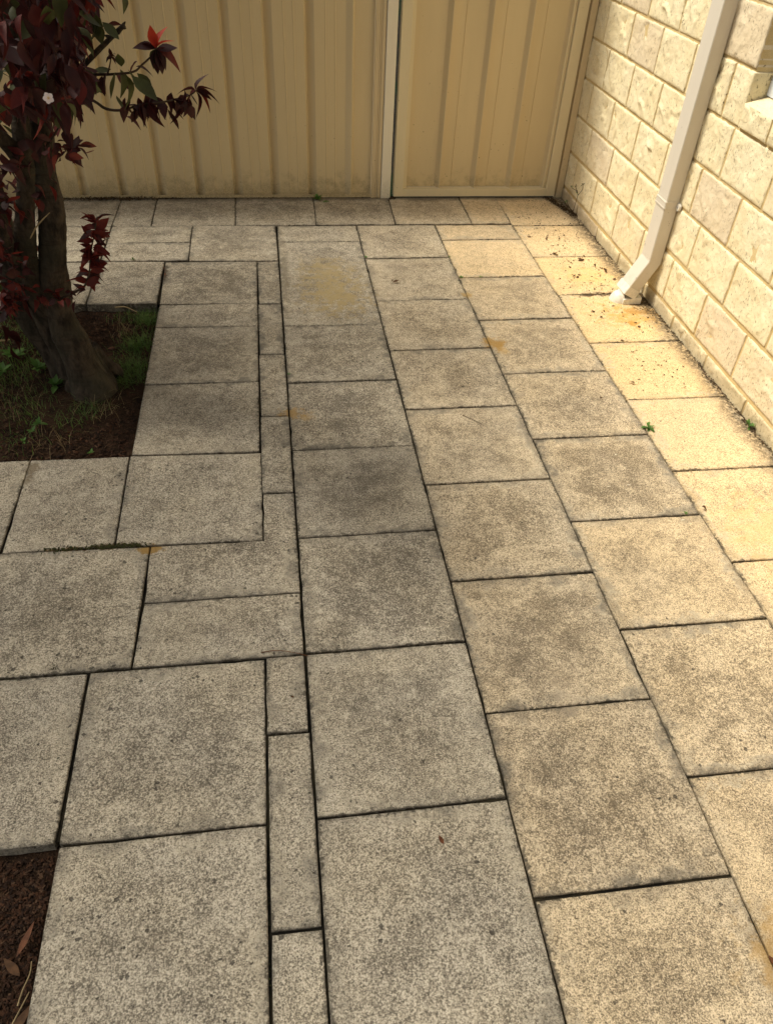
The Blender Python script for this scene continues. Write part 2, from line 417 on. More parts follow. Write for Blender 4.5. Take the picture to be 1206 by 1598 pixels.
M = dict(gframe=mat_steel('cream_gate_frame', (.76, .65, .42), .0), slab=mat_slab(), brick=mat_brick(), mortar=mat_mortar(), bark=mat_bark(), soil=mat_soil(), sand=mat_sand(), ground=mat_ground(),
         fence=mat_steel('cream_steel', (.69, .555, .325)), post=mat_steel('tan_steel_post', (.66, .53, .325), .3), gpost=mat_steel('pale_steel_post', (.86, .79, .63), .25),
         pipe=mat_steel('painted_downpipe', (.66, .60, .50), .25), pvc=simple('white_plastic', (.74, .70, .60), .4, .4, .12, 0, 60),
         red=mat_leaf('purple_leaf', (.026, .005, .005), (.062, .010, .008)), redl=mat_leaf('red_leaf', (.085, .010, .008), (.15, .018, .011), .35),
         green=mat_leaf('bronze_green_leaf', (.045, .045, .012), (.075, .085, .022)),
         young=mat_leaf('young_red_leaf', (.42, .035, .02), (.55, .07, .03), .4),
         weed=mat_leaf('weed_leaf', (.06, .14, .022), (.12, .24, .045), .3), grass=mat_leaf('grass_blade', (.06, .12, .02), (.13, .21, .04), .3),
         straw=simple('straw', (.34, .25, .13), .8, .2, .2), dead=simple('dead_leaf', (.085, .040, .016), .75, .3, .4, 0, 60), deadr=simple('rust_leaf', (.12, .042, .016), .7, .3, .35, 0, 50),
         twig=simple('twig_bark', (.07, .045, .03), .9, .2, .3), petal=mat_leaf('petal', (.80, .60, .62), (.90, .78, .78), .3),
         heart=simple('flower_heart', (.35, .05, .08), .7), stamen=simple('stamen', (.8, .6, .3), .6),
         mulch=mat_random('bark_mulch', [(.018, .011, .008), (.040, .020, .012), (.075, .034, .018), (.028, .017, .012), (.11, .062, .036)]),
         litter=mat_random('leaf_litter', [(.03, .018, .01), (.07, .04, .018), (.045, .035, .02), (.11, .07, .03)]),
         moss=mat_random('moss', [(.03, .035, .012), (.05, .05, .015), (.035, .028, .015)]),
         frame=simple('window_frame_paint', (.62, .64, .66), .35, .5), screw=simple('screw_steel', (.4, .38, .35), .35, .6))
gl = N('window_glass', .06, .6); gl.col((.05, .06, .07)); M['glass'] = gl.m

# ------------------------------------------------------------------ ground
ob('ground', me_new('ground', [(-60, -60, -.07), (60, -60, -.07), (60, 60, -.07), (-60, 60, -.07)], [(0, 1, 2, 3)], [M['ground']]), kind='structure')

def grid_mesh(name, x0, x1, y0, y1, step, zf, mat):
    nx = max(2, int((x1 - x0) / step) + 1); ny = max(2, int((y1 - y0) / step) + 1)
    X, Y = np.meshgrid(np.linspace(x0, x1, nx), np.linspace(y0, y1, ny)); Z = zf(X, Y)
    vs = np.stack([X.ravel(), Y.ravel(), Z.ravel()], 1)
    fs = [(j * nx + i, j * nx + i + 1, (j + 1) * nx + i + 1, (j + 1) * nx + i) for j in range(ny - 1) for i in range(nx - 1)]
    return me_new(name, vs, fs, [mat], True)
def soil_z(X, Y): return -.034 + .030 * (fbm(X * 9, Y * 9, 3) - .5) + .012 * (fbm(X * 40, Y * 40, 8, 3) - .5)
BED1 = (-2.3, -.492, 1.050, 2.080); BED2 = (-2.3, -.490, -2.6, -.160)
ob('garden_soil', grid_mesh('garden_soil', *BED1, .02, lambda X, Y: soil_z(X, Y) + .02 * np.exp(-((X + .7) ** 2 + (Y - 1.5) ** 2) / .04), M['soil']), kind='structure')
ob('garden_soil', grid_mesh('garden_soil', *BED2, .02, lambda X, Y: soil_z(X, Y) + .006, M['soil']), kind='structure')

# ------------------------------------------------------------------ patio of loose-laid slabs
patio = ob('patio', me_new('jointing_sand',
    [(-2.3, 2.076, -.008), (1.60, 2.076, -.008), (1.60, 3.30, -.008), (-2.3, 3.30, -.008),
     (-.488, -3.4, -.008), (1.60, -3.4, -.008), (1.60, 2.076, -.008), (-.488, 2.076, -.008),
     (-2.3, -.160, -.008), (-.488, -.160, -.008), (-.488, 1.050, -.008), (-2.3, 1.050, -.008)],
    [(0, 1, 2, 3), (4, 5, 6, 7), (8, 9, 10, 11)], [M['sand']]), kind='structure')

def slab(poly, dirt=.6, warm=0.0, pit=.5, gap=.0022, lift=None):
    """one paving slab: wavy worn outline, small bevel, its own level"""
    P = [Vector((x, y)) for x, y in poly]; n = len(P)
    area = sum(P[i].x * P[(i + 1) % n].y - P[(i + 1) % n].x * P[i].y for i in range(n))
    if area < 0: P.reverse()
    out = []; seed = random.randrange(9999)
    g = [(gap if not isinstance(gap, tuple) else gap[k_]) + random.uniform(-.0008, .0009) * (0 if isinstance(gap, tuple) else 1) for k_ in range(n)]
    for i in range(n):          # inset corners
        a, b, c = P[i - 1], P[i], P[(i + 1) % n]
        d1 = (b - a).normalized(); d2 = (c - b).normalized()
        n1 = Vector((-d1.y, d1.x)); n2 = Vector((-d2.y, d2.x))
        cr = d1.x * d2.y - d1.y * d2.x
        if abs(cr) < .05: q = b + n2 * g[i]
        else:
            # intersect offset lines
            p1 = a + n1 * g[i - 1]; p2 = b + n2 * g[i]
            t = ((p2 - p1).x * d2.y - (p2 - p1).y * d2.x) / cr; q = p1 + d1 * t
        out.append(q)
    ring = []; nrm = []
    for i in range(n):
        a, b = out[i], out[(i + 1) % n]; L = (b - a).length; k = max(2, int(L / .035)); d = (b - a) / L; nn = Vector((-d.y, d.x))
        for j in range(k):
            t = j / k; q = a + (b - a) * t
            wv = (float(vnoise(t * L * 30 + i * 31, seed)) - .5) * .0009
            chip = 0
            if j == 0: wv += .0012          # knocked corners
            elif random.random() < .05: chip = random.uniform(.001, .003)
            ring.append(q + nn * (wv + chip)); nrm.append(nn)
    m = len(ring); cen = sum(ring, Vector((0, 0))) / m
    x0 = min(p.x for p in P); y0 = min(p.y for p in P); x1 = max(p.x for p in P); y1 = max(p.y for p in P)
    bev = .0017; vs = []
    for k, q in enumerate(ring):
        a, b = ring[k - 1], ring[(k + 1) % m]; t = (b - a).normalized(); nn = Vector((-t.y, t.x))
        q2 = q + nn * bev * random.uniform(.8, 1.5)
        vs.append((q2.x, q2.y, 0)); 
    vs += [(q.x, q.y, -bev * 1.1) for q in ring] + [(q.x, q.y, -.04) for q in ring]
    fs = [tuple(range(m))]
    for k in range(m):
        k2 = (k + 1) % m
        fs += [(k, k + m, k2 + m, k2), (k + m, k + 2 * m, k2 + 2 * m, k2 + m)]
    loc = Vector((cen.x, cen.y, 0))
    tx, ty = random.gauss(0, .0022), random.gauss(0, .0022); lz = random.gauss(0, .0009) if lift is None else lift
    V = [((v[0] - cen.x), (v[1] - cen.y), v[2] + (tx * (v[0] - cen.x) + ty * (v[1] - cen.y))) for v in vs]
    me = me_new('paving_slab', V, fs, [M['slab']])
    uv = me.uv_layers.new(name='UVMap')
    for lp in me.loops:
        v = vs[lp.vertex_index]; uv.data[lp.index].uv = (v[0] - x0, v[1] - y0)
    o = ob('paving_slab', me, patio, (loc.x, loc.y, lz))
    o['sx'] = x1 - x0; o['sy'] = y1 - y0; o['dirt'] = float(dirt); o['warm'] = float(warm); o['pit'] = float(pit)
    return o
def R4(x0, x1, y0, y1): return [(x0, y0), (x1, y0), (x1, y1), (x0, y1)]
def jr(v, s=.0015): return v + random.uniform(-s, s)

XA0, XA1, XB1, XC1, XD1 = 0.0, .395, .794, 1.198, 1.586
# first main column, bottom edges measured down from the fence course
ya = [2.870, 2.6725, 1.850, 1.437, 1.040, .640, .238, -.172, -.577, -.982, -1.387, -1.792, -2.197, -2.602, -3.0]
da = [.50, .62, .80, .85, .85, .75, .62, .55]
for k in range(len(ya) - 1):
    o = slab([(XA0, jr(ya[k], 0 if k in (1, 2) else .0015)), (XA1, jr(ya[k], 0 if k in (1, 2) else .0015)), (XA1, ya[k + 1]), (XA0, ya[k + 1])], da[k] if k < len(da) else .5, .0, .35, gap={0: (.0012, .0022, .0022, .0022), 1: (.0024, .0022, .0012, .0022)}.get(k, .0024))
yb = [2.868, 2.475, 2.052, 1.642, 1.2425, .839, .4385, .031, -.374, -.779, -1.184, -1.589, -1.994, -2.4, -2.8]
db = [.60, .55, .60, .65, .62, .60, .85, .80, .55]
for k in range(len(yb) - 1):
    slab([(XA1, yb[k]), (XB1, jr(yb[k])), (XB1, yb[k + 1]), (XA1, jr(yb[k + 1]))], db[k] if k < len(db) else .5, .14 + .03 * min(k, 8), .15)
yc = [2.862, 2.6755, 2.260, 1.862, 1.4465, 1.043, .639, .236, -.169, -.574, -.979, -1.384, -1.789, -2.2, -2.6]
dc = [.35, .20, .55, .60, .72, .85, .50, .72, .5]
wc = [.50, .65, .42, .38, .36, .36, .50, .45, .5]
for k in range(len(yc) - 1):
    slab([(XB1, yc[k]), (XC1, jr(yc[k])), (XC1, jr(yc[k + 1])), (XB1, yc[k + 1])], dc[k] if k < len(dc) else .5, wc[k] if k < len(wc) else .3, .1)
yd = [3.246, 2.846, 2.464, 2.068, 1.651, 1.2475, .842, .437, .032, -.373, -.778, -1.183, -1.588, -2.0, -2.4]
dd = [.12, .08, .10, .12, .10, .12, .32, .30]
for k in range(len(yd) - 1):
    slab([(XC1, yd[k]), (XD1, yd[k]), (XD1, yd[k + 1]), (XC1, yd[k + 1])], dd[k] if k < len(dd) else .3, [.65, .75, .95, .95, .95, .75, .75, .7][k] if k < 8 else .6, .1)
# course along the fence
xr = [-2.29, -1.99, -1.59, -1.19, -.789, -.6075, -.205, .199, .602, .996, 1.2025]
for k in range(len(xr) - 1):
    tx = [0, 0, 0, 0, .002, -.002, -.003, .004, .007, .003, .006][k + 1]; t0 = [0, 0, 0, 0, .002, -.002, -.003, .004, .007, .003, .006][k]
    slab([(xr[k] - t0, 2.880), (xr[k + 1] - tx, 2.876), (xr[k + 1] + tx, 3.252), (xr[k] + t0, 3.256)], .60 if k < 8 else [.5, .35][k - 8], 0 if k < 7 else [.1, .25, .5][k - 7], .45, gap=.0016)
# short courses behind the tree and the offcuts beside them
slab(R4(-.791, -.407, 2.684, 2.885), .70, 0, .5); slab(R4(-.789, -.405, 2.484, 2.684), .68, 0, .5)
slab([(-.404, 2.472), (-.001, 2.460), (-.004, 2.873), (-.409, 2.881)], .72, 0, .5, gap=.003)
for k in range(4): slab(R4(-1.191 - .4 * k, -.791 - .4 * k, 2.484, 2.885), .55, 0, .4)
slab([(-.787, 2.072), (-.506, 2.068), (-.507, 2.472), (-.788, 2.482)], .80, 0, .5, gap=.0024)
for k in range(4): slab(R4(-1.188 - .4 * k, -.788 - .4 * k, 2.076, 2.482), .55, 0, .4)
# column left of the narrow strip
XE0, XE1 = -.4965, -.099
ye = [2.465, 2.056, 1.864, 1.4565, 1.050]
for k in range(4): slab([(XE0 if k else -.506, ye[k]), (XE1, ye[k] - .004), (XE1, ye[k + 1] - .006), (XE0, ye[k + 1] + .006)], [.92, .62, .66, .55][k], 0, .3, gap=.0012 if k in (1,) else .0022)
slab([(-.500, 1.052), (-.095, 1.038), (-.094, .639), (-.494, .652)], .55, 0, .9, gap=(.0009, .0014, .0016, .0022))
slab([(-.797, 1.056), (-.500, 1.052), (-.494, .652), (-.787, .648)], .55, 0, .9, gap=.0022)
for k in range(4): slab(R4(-1.192 - .4 * k, -.792 - .4 * k, .650, 1.056), .6, 0, .9)
slab([(-.401, .642), (-.094, .639), (-.094, .8375), (-.001, .8365), (-.001, .4365), (-.397, .4365)], .68, 0, .9, gap=.0020)
slab([(-.397, .4365), (-.001, .4365), (-.001, .2375), (-.404, .237)], .62, 0, .9, gap=.0024)
# narrow strip
yn = [2.461, 2.045, 1.6395, 1.236, .8375]
for k in range(4): slab([(-.100, yn[k]), (-.001, yn[k]), (-.001, yn[k + 1]), (-.0965, yn[k + 1])], [1.0, .85, .75, .85][k], 0, .6, gap=.0024)
yn = [.237, .029, -.375, -.78, -1.185, -1.59, -2.0, -2.4]
for k in range(len(yn) - 1): slab([(-.0955, yn[k]), (-.001, yn[k]), (-.001, yn[k + 1]), (-.0965, yn[k + 1])], [.80, .55, .6][k] if k < 3 else .5, 0, .5, gap=.0024)
# left field in front
slab([(-.798, .650), (-.399, .642), (-.404, .237), (-.800, .236)], .60, 0, .9, gap=.0024)
for k in range(3): slab(R4(-1.2 - .4 * k, -.8 - .4 * k, .237, .650), .55, 0, .8)
slab([(-.500, .236), (-.0955, .236), (-.097, -.1725), (-.497, -.171)], .55, 0, .8, gap=.0024)
for k in range(4): slab(R4(-.9 - .4 * k, -.5 - .4 * k, -.169, .236), .50, 0, .9, gap=.003)
yi = [-.172, -.578, -.983, -1.388, -1.793, -2.2, -2.6]
for k in range(6): slab([(-.496, yi[k]), (-.0975, yi[k]), (-.0975, yi[k + 1]), (-.496, yi[k + 1])], .50, .0, 1.0, gap=.0024)

# ------------------------------------------------------------------ house wall
WX = 1.584
YJ = 1.744                    # jamb of the window
house = root('brick_wall', (WX, 0, 0), 'cream rock-faced brick house wall standing along the right side of the paving', 'wall')
# course joints (mortar centre heights)
zc = [-.10, .058, .2415, .4185, .5935, .7685, .9425, 1.117, 1.291, 1.466, 1.640, 1.815, 1.989, 2.164, 2.338]
# first vertical joint of each course (measured), pitch .3095
PITCH = .3085; y_first = {0: 2.99, 1: 3.121, 2: 3.010, 3: 3.117, 4: 2.993, 5: 3.108, 6: 2.982}
Y_END = -2.3
variants = {}
def brick_mesh(length, height, kind, seed, depth=.105):
    """rock-faced brick; face towards -x; origin at centre of the face"""
    key = (round(length, 3), round(height, 3), seed)
    if key in variants: return variants[key]
    def lin(L_):
        k_ = max(3, int(L_ / .0075)); e_ = 1 - 2 * .0035 / L_
        return np.r_[-1, -1 + .0028 / L_, np.linspace(-e_, e_, k_), 1 - .0028 / L_, 1]
    uu, vv_ = lin(length), lin(height); nu, nv = len(uu) - 1, len(vv_) - 1
    U, V = np.meshgrid(uu, vv_)
    Y = U * length / 2; Z = V * height / 2
    r = np.random.default_rng(seed * 7 + 1)
    # outline: rounded and slightly ragged
    Y = Y + (np.abs(U) > .999) * (vnoise(V * 9 + seed, V * 0 + seed, 3) - .5) * .004 * (V * V < .99)
    Z = Z + (np.abs(V) > .999) * (vnoise(U * 14 + seed, U * 0 + seed, 5) - .5) * .004 * (U * U < .99)
    el = np.minimum((1 - np.abs(U)) * length / 2, (1 - np.abs(V)) * height / 2)
    out = .0050 * (1 - np.exp(-el / .0016)) - .0050           # worn arris
    out = out + .0085 * (fbm(Y * 16 + seed * 3.1, Z * 16, seed) - .47) * np.clip(el / .012, 0, 1)
    out = out + .0036 * (fbm(Y * 60 + seed, Z * 60, seed + 4, 3) - .47) * np.clip(el / .006, 0, 1)
    for a in range(int(r.integers(3, 7))):                    # scooped clay: curved ridges with a sharp lip
        cy, cz = r.uniform(-.5, .5) * length, r.uniform(-.6, .6) * height
        R = r.uniform(.03, .085); th = r.uniform(0, 2 * np.pi); span = r.uniform(.5, 1.1)
        dd_ = np.hypot(Y - cy, Z - cz) + .004 * (vnoise(Y * 50, Z * 50, seed + a) - .5); ang = np.arctan2(Z - cz, Y - cy)
        da_ = np.abs((ang - th + np.pi) % (2 * np.pi) - np.pi)
        f = np.clip((span - da_) / .35, 0, 1) * np.clip(el / .01, 0, 1)
        s = dd_ - R
        out = out + f * r.uniform(.0045, .0085) * np.where(s < 0, np.exp(s / .011), np.exp(-s / .0022)) * (1 if r.random() < .7 else -1)
    vs = [(-o, y, z) for o, y, z in zip(out.ravel(), Y.ravel(), Z.ravel())]
    idx = lambda i, j: j * (nu + 1) + i
    fs = [(idx(i, j), idx(i, j + 1), idx(i + 1, j + 1), idx(i + 1, j)) for j in range(nv) for i in range(nu)]
    per = [idx(i, 0) for i in range(nu)] + [idx(nu, j) for j in range(nv)] + [idx(i, nv) for i in range(nu, 0, -1)] + [idx(0, j) for j in range(nv, 0, -1)]
    b = len(vs); vs += [(depth, vs[k][1], vs[k][2]) for k in per]; n = len(per)
    fs += [(per[k], per[(k + 1) % n], b + (k + 1) % n, b + k) for k in range(n)]
    fs.append(tuple(b + k for k in range(n)))
    me = me_new('brick', vs, fs, [M['brick']], True)
    variants[key] = me
    return me
JT = .0115
bi = 0
for c in range(len(zc) - 1):
    z0, z1 = zc[c] + JT / 2, zc[c + 1] - JT / 2
    if c == 0: z0 = -.09
    yf = y_first.get(c, 2.99 if c % 2 == 0 else 3.112)
    edges = [3.262, yf]
    while edges[-1] > Y_END: edges.append(edges[-1] - PITCH)
    for k in range(len(edges) - 1):
        a, b = edges[k], edges[k + 1]
        if a < -.6 and c < 2 and False: continue
        if 5 <= c <= 12 and b < YJ + .04:               # beside the window opening
            if a > YJ + .03: b = YJ - JT / 2
            else: break
        L = round(a - b - JT, 3)
        if L < .03: continue
        jl = L
        full = abs(L - (PITCH - JT)) < .012
        if full: L = round(PITCH - JT, 3)
        sd = random.randrange(12) if full else 20 + bi % 7
        H = round(z1 - z0, 3); H = .1645 if c else H
        me = brick_mesh(L, H, 0, sd)
        o = ob('brick', me, house, (random.uniform(-.0015, .001) - .0005, (a + b) / 2, (z0 + z1) / 2))
        if full and random.random() < .5: o.rotation_euler = (math.pi, 0, 0)
        bi += 1
# right of the window (towards the street end): only the courses below the sill and a return at the far end, out of frame
# sill bricks laid sloping out under the window
sill_y = YJ - .010
for k in range(8):
    a = sill_y - k * .195; b = a - .185
    me = brick_mesh(.185, .074, 0, 40 + k % 3, .085)
    ob('brick', me, house, (-.008, (a + b) / 2, .812), label=None)
    t = MB(); xa, xb = -.0075, .085
    t.add([(xa, b, .8475), (xa, a, .8475), (xb, a, .872), (xb, b, .872), (xa, b, .80), (xa, a, .80), (xb, a, .80), (xb, b, .80)], [(0, 3, 2, 1), (0, 1, 5, 4), (1, 2, 6, 5), (2, 3, 7, 6), (3, 0, 4, 7)])
    t.build('brick', M['brick'], house)
mo = MB()
MX = .0048
def mbox(y0, y1, z0, z1): mo.box((MX, y0, z0), (.108, y1, z1))
mbox(YJ + .004, 3.268, -.12, 2.33)
mbox(Y_END, YJ + .002, -.12, .772)
mo.box((.004, Y_END, .773), (.083, YJ - .003, .845))
mo.build('mortar', M['mortar'], house)
# window set in the opening
win = root('window', (WX + .075, .9, .872), 'pale grey framed window set back in the brick wall above the sloping brick sill', 'window')
f_ = MB()
y_hi, y_lo = YJ - .9 - .002, -.75
f_.box((-.010, y_lo, 0), (.05, y_hi, .045)); f_.box((-.010, y_lo, 1.24), (.05, y_hi, 1.29))
f_.box((-.0095, y_hi - .045, .046), (.05, y_hi - .001, 1.239)); f_.box((-.0095, y_lo + .001, .046), (.05, y_lo + .045, 1.239)); f_.box((-.006, -.02, .046), (.05, .02, 1.239))
f_.build('window_frame', M['frame'], win)
g_ = MB(); g_.box((.018, .021, .046), (.024, y_hi - .046, 1.239)); g_.build('pane', M['glass'], win)
g_ = MB(); g_.box((.018, y_lo + .046, .046), (.024, -.021, 1.239)); g_.build('pane', M['glass'], win)

# ------------------------------------------------------------------ downpipe
pipe = root('downpipe', (WX - .002, 2.014, 0), 'beige square downpipe running down the brick wall and kicking out over the paving', 'downpipe')
hw, dp = .0435, .055
def ring_loft(sections, name, mat, parent, cap=True, smooth=False):
    """sections: list of (centre, xdir, ydir, w, d); chamfered rectangles"""
    vs = []; fs = []; k = 8
    for c, xd, yd, wx, wy in sections:
        c = Vector(c); b = min(wx, wy) * .10
        for x, y in [(-wx + b, -wy), (wx - b, -wy), (wx, -wy + b), (wx, wy - b), (wx - b, wy), (-wx + b, wy), (-wx, wy - b), (-wx, -wy + b)]:
            vs.append(c + Vector(xd) * x + Vector(yd) * y)
    for s in range(len(sections) - 1):
        fs += [(s * k + i, s * k + (i + 1) % k, (s + 1) * k + (i + 1) % k, (s + 1) * k + i) for i in range(k)]
    if cap: fs += [tuple(range(k - 1, -1, -1)), tuple(range((len(sections) - 1) * k, len(sections) * k))]
    return ob(name, me_new(name, vs, fs, [mat], smooth), parent)
X = (1, 0, 0); Yv = (0, 1, 0)
cx = -dp / 2 - .001
ang = math.atan2(.075, .149)
kd = Vector((-math.sin(ang), 0, -math.cos(ang))); kx = Vector((math.cos(ang), 0, -math.sin(ang)))
zb = .185
mit = Vector((math.cos(ang / 2), 0, -math.sin(ang / 2)))          # mitred plane at the bend
ring_loft([((cx, 0, 2.42), X, Yv, dp / 2, hw), ((cx, 0, zb), mit / math.cos(ang / 2), Yv, dp / 2, hw)], 'pipe_shaft', M['pipe'], pipe)
end = Vector((cx, 0, zb)) + kd * .165
ring_loft([(Vector((cx, 0, zb)) + kd * .0006, mit / math.cos(ang / 2), Yv, dp / 2, hw), (end, kx, Yv, dp / 2, hw)], 'pipe_shoe', M['pipe'], pipe)
ring_loft([(Vector((cx, 0, zb + .0022)), mit / math.cos(ang / 2), Yv, dp / 2 + .0008, hw + .0008), (Vector((cx, 0, zb - .0006)), mit / math.cos(ang / 2), Yv, dp / 2 + .0008, hw + .0008)], 'seam', M['pipe'], pipe)
ring_loft([((cx - .0005, 0, .405), X, Yv, dp / 2 + .0022, hw + .0022), ((cx - .0005, 0, .436), X, Yv, dp / 2 + .0022, hw + .0022)], 'strap', M['pipe'], pipe)
for zz in (.409, .431): ring_loft([((cx - .0005, 0, zz), X, Yv, dp / 2 + .0036, hw + .0036), ((cx - .0005, 0, zz + .003), X, Yv, dp / 2 + .0036, hw + .0036)], 'strap_rib', M['pipe'], pipe)
t = MB(); t.tube([(-.001, -hw - .012, .4185), (-.010, -hw - .012, .4185)], [.015, .014], 14); t.build('strap_lug', M['pvc'], pipe)
t = MB(); t.tube([(-.008, -hw - .012, .4185), (-.0125, -hw - .012, .4185)], [.005, .004], 10); t.build('screw', M['screw'], pipe)
# outlet adapter: collar round the shoe and a rounded nose
col_ = ring_loft([(end - kd * .034, kx, Yv, dp / 2 + .0035, hw + .0035), (end + kd * .002, kx, Yv, dp / 2 + .0035, hw + .0035)], 'collar', M['pvc'], pipe)
vs = []; fs = []; na, nb = 12, 8
cc = Vector((-.118, 0, -.004))
for j in range(nb + 1):
    ph = math.pi / 2 * j / nb
    for i in range(na + 1):
        th = math.pi / 2 + math.pi * i / na
        vs.append((cc.x + math.cos(th) * math.cos(ph) * .050, math.sin(th) * math.cos(ph) * .044, cc.z + math.sin(ph) * .050))
for j in range(nb):
    for i in range(na): a = j * (na + 1) + i; fs.append((a, a + na + 1, a + na + 2, a + 1))
ob('adapter_nose', me_new('adapter_nose', vs, fs, [M['pvc']], True), pipe)
t = MB()
t.add([(-.125, -.0475, -.004), (-.045, -.0475, -.004), (-.045, .0475, -.004), (-.125, .0475, -.004), (-.125, -.0475, .022), (-.045, -.0475, .030), (-.045, .0475, .030), (-.125, .0475, .022)],
      [(0, 3, 2, 1), (4, 5, 6, 7), (0, 1, 5, 4), (1, 2, 6, 5), (2, 3, 7, 6), (3, 0, 4, 7)])
t.build('adapter_base', M['pvc'], pipe)

# ------------------------------------------------------------------ fence and gate
FY = 3.268
fence = root('fence', (0, FY, 0), 'cream ribbed steel fence sheet closing the end of the paving, left of the gate', 'fence')
def profile_sheet(xs_, zs, mat, name, parent, y=0.0):
    vs = []; fs = []
    for x, d in xs_: vs += [(x, y + d, zs[0]), (x, y + d, zs[1])]
    n = len(xs_)
    fs = [(2 * i, 2 * i + 2, 2 * i + 3, 2 * i + 1) for i in range(n - 1)]
    b = len(vs); vs += [(x, yy + .0012, z) for x, yy, z in vs]
    fs += [(b + 2 * i, b + 2 * i + 1, b + 2 * i + 3, b + 2 * i + 2) for i in range(n - 1)]
    fs += [(2 * i + 1, 2 * i + 3, b + 2 * i + 3, b + 2 * i + 1) for i in range(n - 1)]
    return ob(name, me_new(name, vs, fs, [mat]), parent)
prof = [(-3.4, 0)]
x = -.993 - .195 * 12
groove0 = [(0, 0), (.006, .024), (.011, .0245), (.046, .001), (.050, 0)]
swage = lambda x: [(x - .003, 0), (x - .001, -.0024), (x + .001, -.0024), (x + .003, 0)]
gx = -.993
while gx > -3.2: gx -= .195
while gx < .35:
    if gx > -3.38:
        prof += [(gx + a, b) for a, b in groove0]
        if gx + .195 < .52: prof += swage(gx + .100) + swage(gx + .146)
    gx += .195
# last rib next to the post stands proud instead
prof += [(.372, 0), (.376, -.001), (.402, -.015), (.408, -.0155), (.414, 0), (.512, 0)]
prof = sorted(prof, key=lambda q: q[0])
profile_sheet(prof, (.003, 1.78), M['fence'], 'fence_sheet', fence)
t = MB(); t.box((-3.4, -.016, .002), (.5125, -.014, .0165)); t.box((-3.4, -.0138, .002), (.5125, -.0005, .0045)); t.box((-3.4, .026, .002), (.5125, .03, .05)); t.build('bottom_rail', M['fence'], fence)
t = MB(); t.box((-3.4, -.022, 1.781), (.5125, .03, 1.82)); t.build('top_rail', M['fence'], fence)
t = MB(); t.box((.513, -.018, 0), (.5355, .03, 1.82), bev=.002); t.box((.5365, -.018, 0), (.5445, .03, 1.82), bev=.0015); t.box((.5455, -.020, 0), (.5635, .03, 1.82), bev=.002); t.box((.520, -.012, 0), (.56, .028, 1.81))
t.build('channel_post', M['post'], fence)
gp = MB(); gp.box((.5655, FY - .026, -.01), (.6165, FY + .04, 1.86), bev=.003)
gp.build('gate_post', M['gpost'], None, label='pale square steel post between the fence sheet and the gate', cat='post')
rp = MB(); rp.box((1.5475, FY - .028, -.01), (1.5815, FY + .02, 1.86), bev=.002)
rp.build('gate_post', M['post'], None, label='narrow tan steel post fixed against the brick wall beside the gate', cat='post')
gate = root('gate', (1.087, FY, 0), 'cream ribbed steel gate in a plain frame, between the pale post and brick wall', 'gate')
G0, G1 = .634 - 1.087, 1.536 - 1.087
def fr(a, b, nm='gate_stile'): t = MB(); t.box(a, b, bev=.002); return t.build(nm, M['gframe'], gate)
fr((G0, -.030, .010), (G0 + .052, .016, 1.80)); fr((G1 - .052, -.030, .010), (G1, .016, 1.80))
t = MB(); t.box((G0 + .0525, -.0295, .010), (G1 - .0525, .015, .048)); t.build('gate_rail', M['gframe'], gate)
t = MB(); t.box((G0 + .0525, -.0235, 1.758), (G1 - .0525, .015, 1.80)); t.build('gate_rail', M['gframe'], gate)
t = MB(); t.box((G0 + .0535, -.012, .049), (G0 + .070, .012, 1.757)); t.build('gate_bead', M['gframe'], gate)
t = MB(); t.box((G1 - .070, -.012, .049), (G1 - .0535, .012, 1.757)); t.build('gate_bead', M['gframe'], gate)
gp_ = [(G0 + .055, .014)]
for gx in (.891, 1.088, 1.286, 1.484):
    g = gx - 1.087
    gp_ += [(g - .032, .014), (g - .028, .012), (g - .010, -.0125), (g - .003, -.013), (g + .001, .014)]
    gp_ += [(g + .058, .014), (g + .060, .0115), (g + .062, .014)]
gp_ = [q for q in gp_ if q[0] < G1 - .055] + [(G1 - .055, .014)]
gp_ = sorted(gp_, key=lambda q: q[0])
profile_sheet(gp_, (.049, 1.757), M['fence'], 'gate_sheet', gate)

# ------------------------------------------------------------------ plum tree
def leaf_mesh(L, W, fold=.25, curl=.25, seg=5, pts=None):
    """leaf along +Y, tip at L, stalk at 0"""
    prof_ = pts or [0, .55, .95, 1.0, .78, .42, 0]
    seg = len(prof_) - 1; vs = []; fs = []
    for i in range(seg + 1):
        t = i / seg; y = L * t; wv = W / 2 * prof_[i]; zc_ = -curl * L * t * t
        vs += [(-wv, y, zc_ + fold * wv), (0, y, zc_), (wv, y, zc_ + fold * wv)]
    for i in range(seg):
        a = 3 * i; fs += [(a, a + 1, a + 4, a + 3), (a + 1, a + 2, a + 5, a + 4)]
    return vs, fs
tree = root('plum_tree', tuple(at(140, 598, z=-.02)), 'purple-leaved plum tree with several leaning stems in the garden bed at left', 'tree')
TL = Vector(tree.location)
def tw(px, py, y): return at(px, py, y=y) - TL
B0 = at(140, 598, y=1.47)
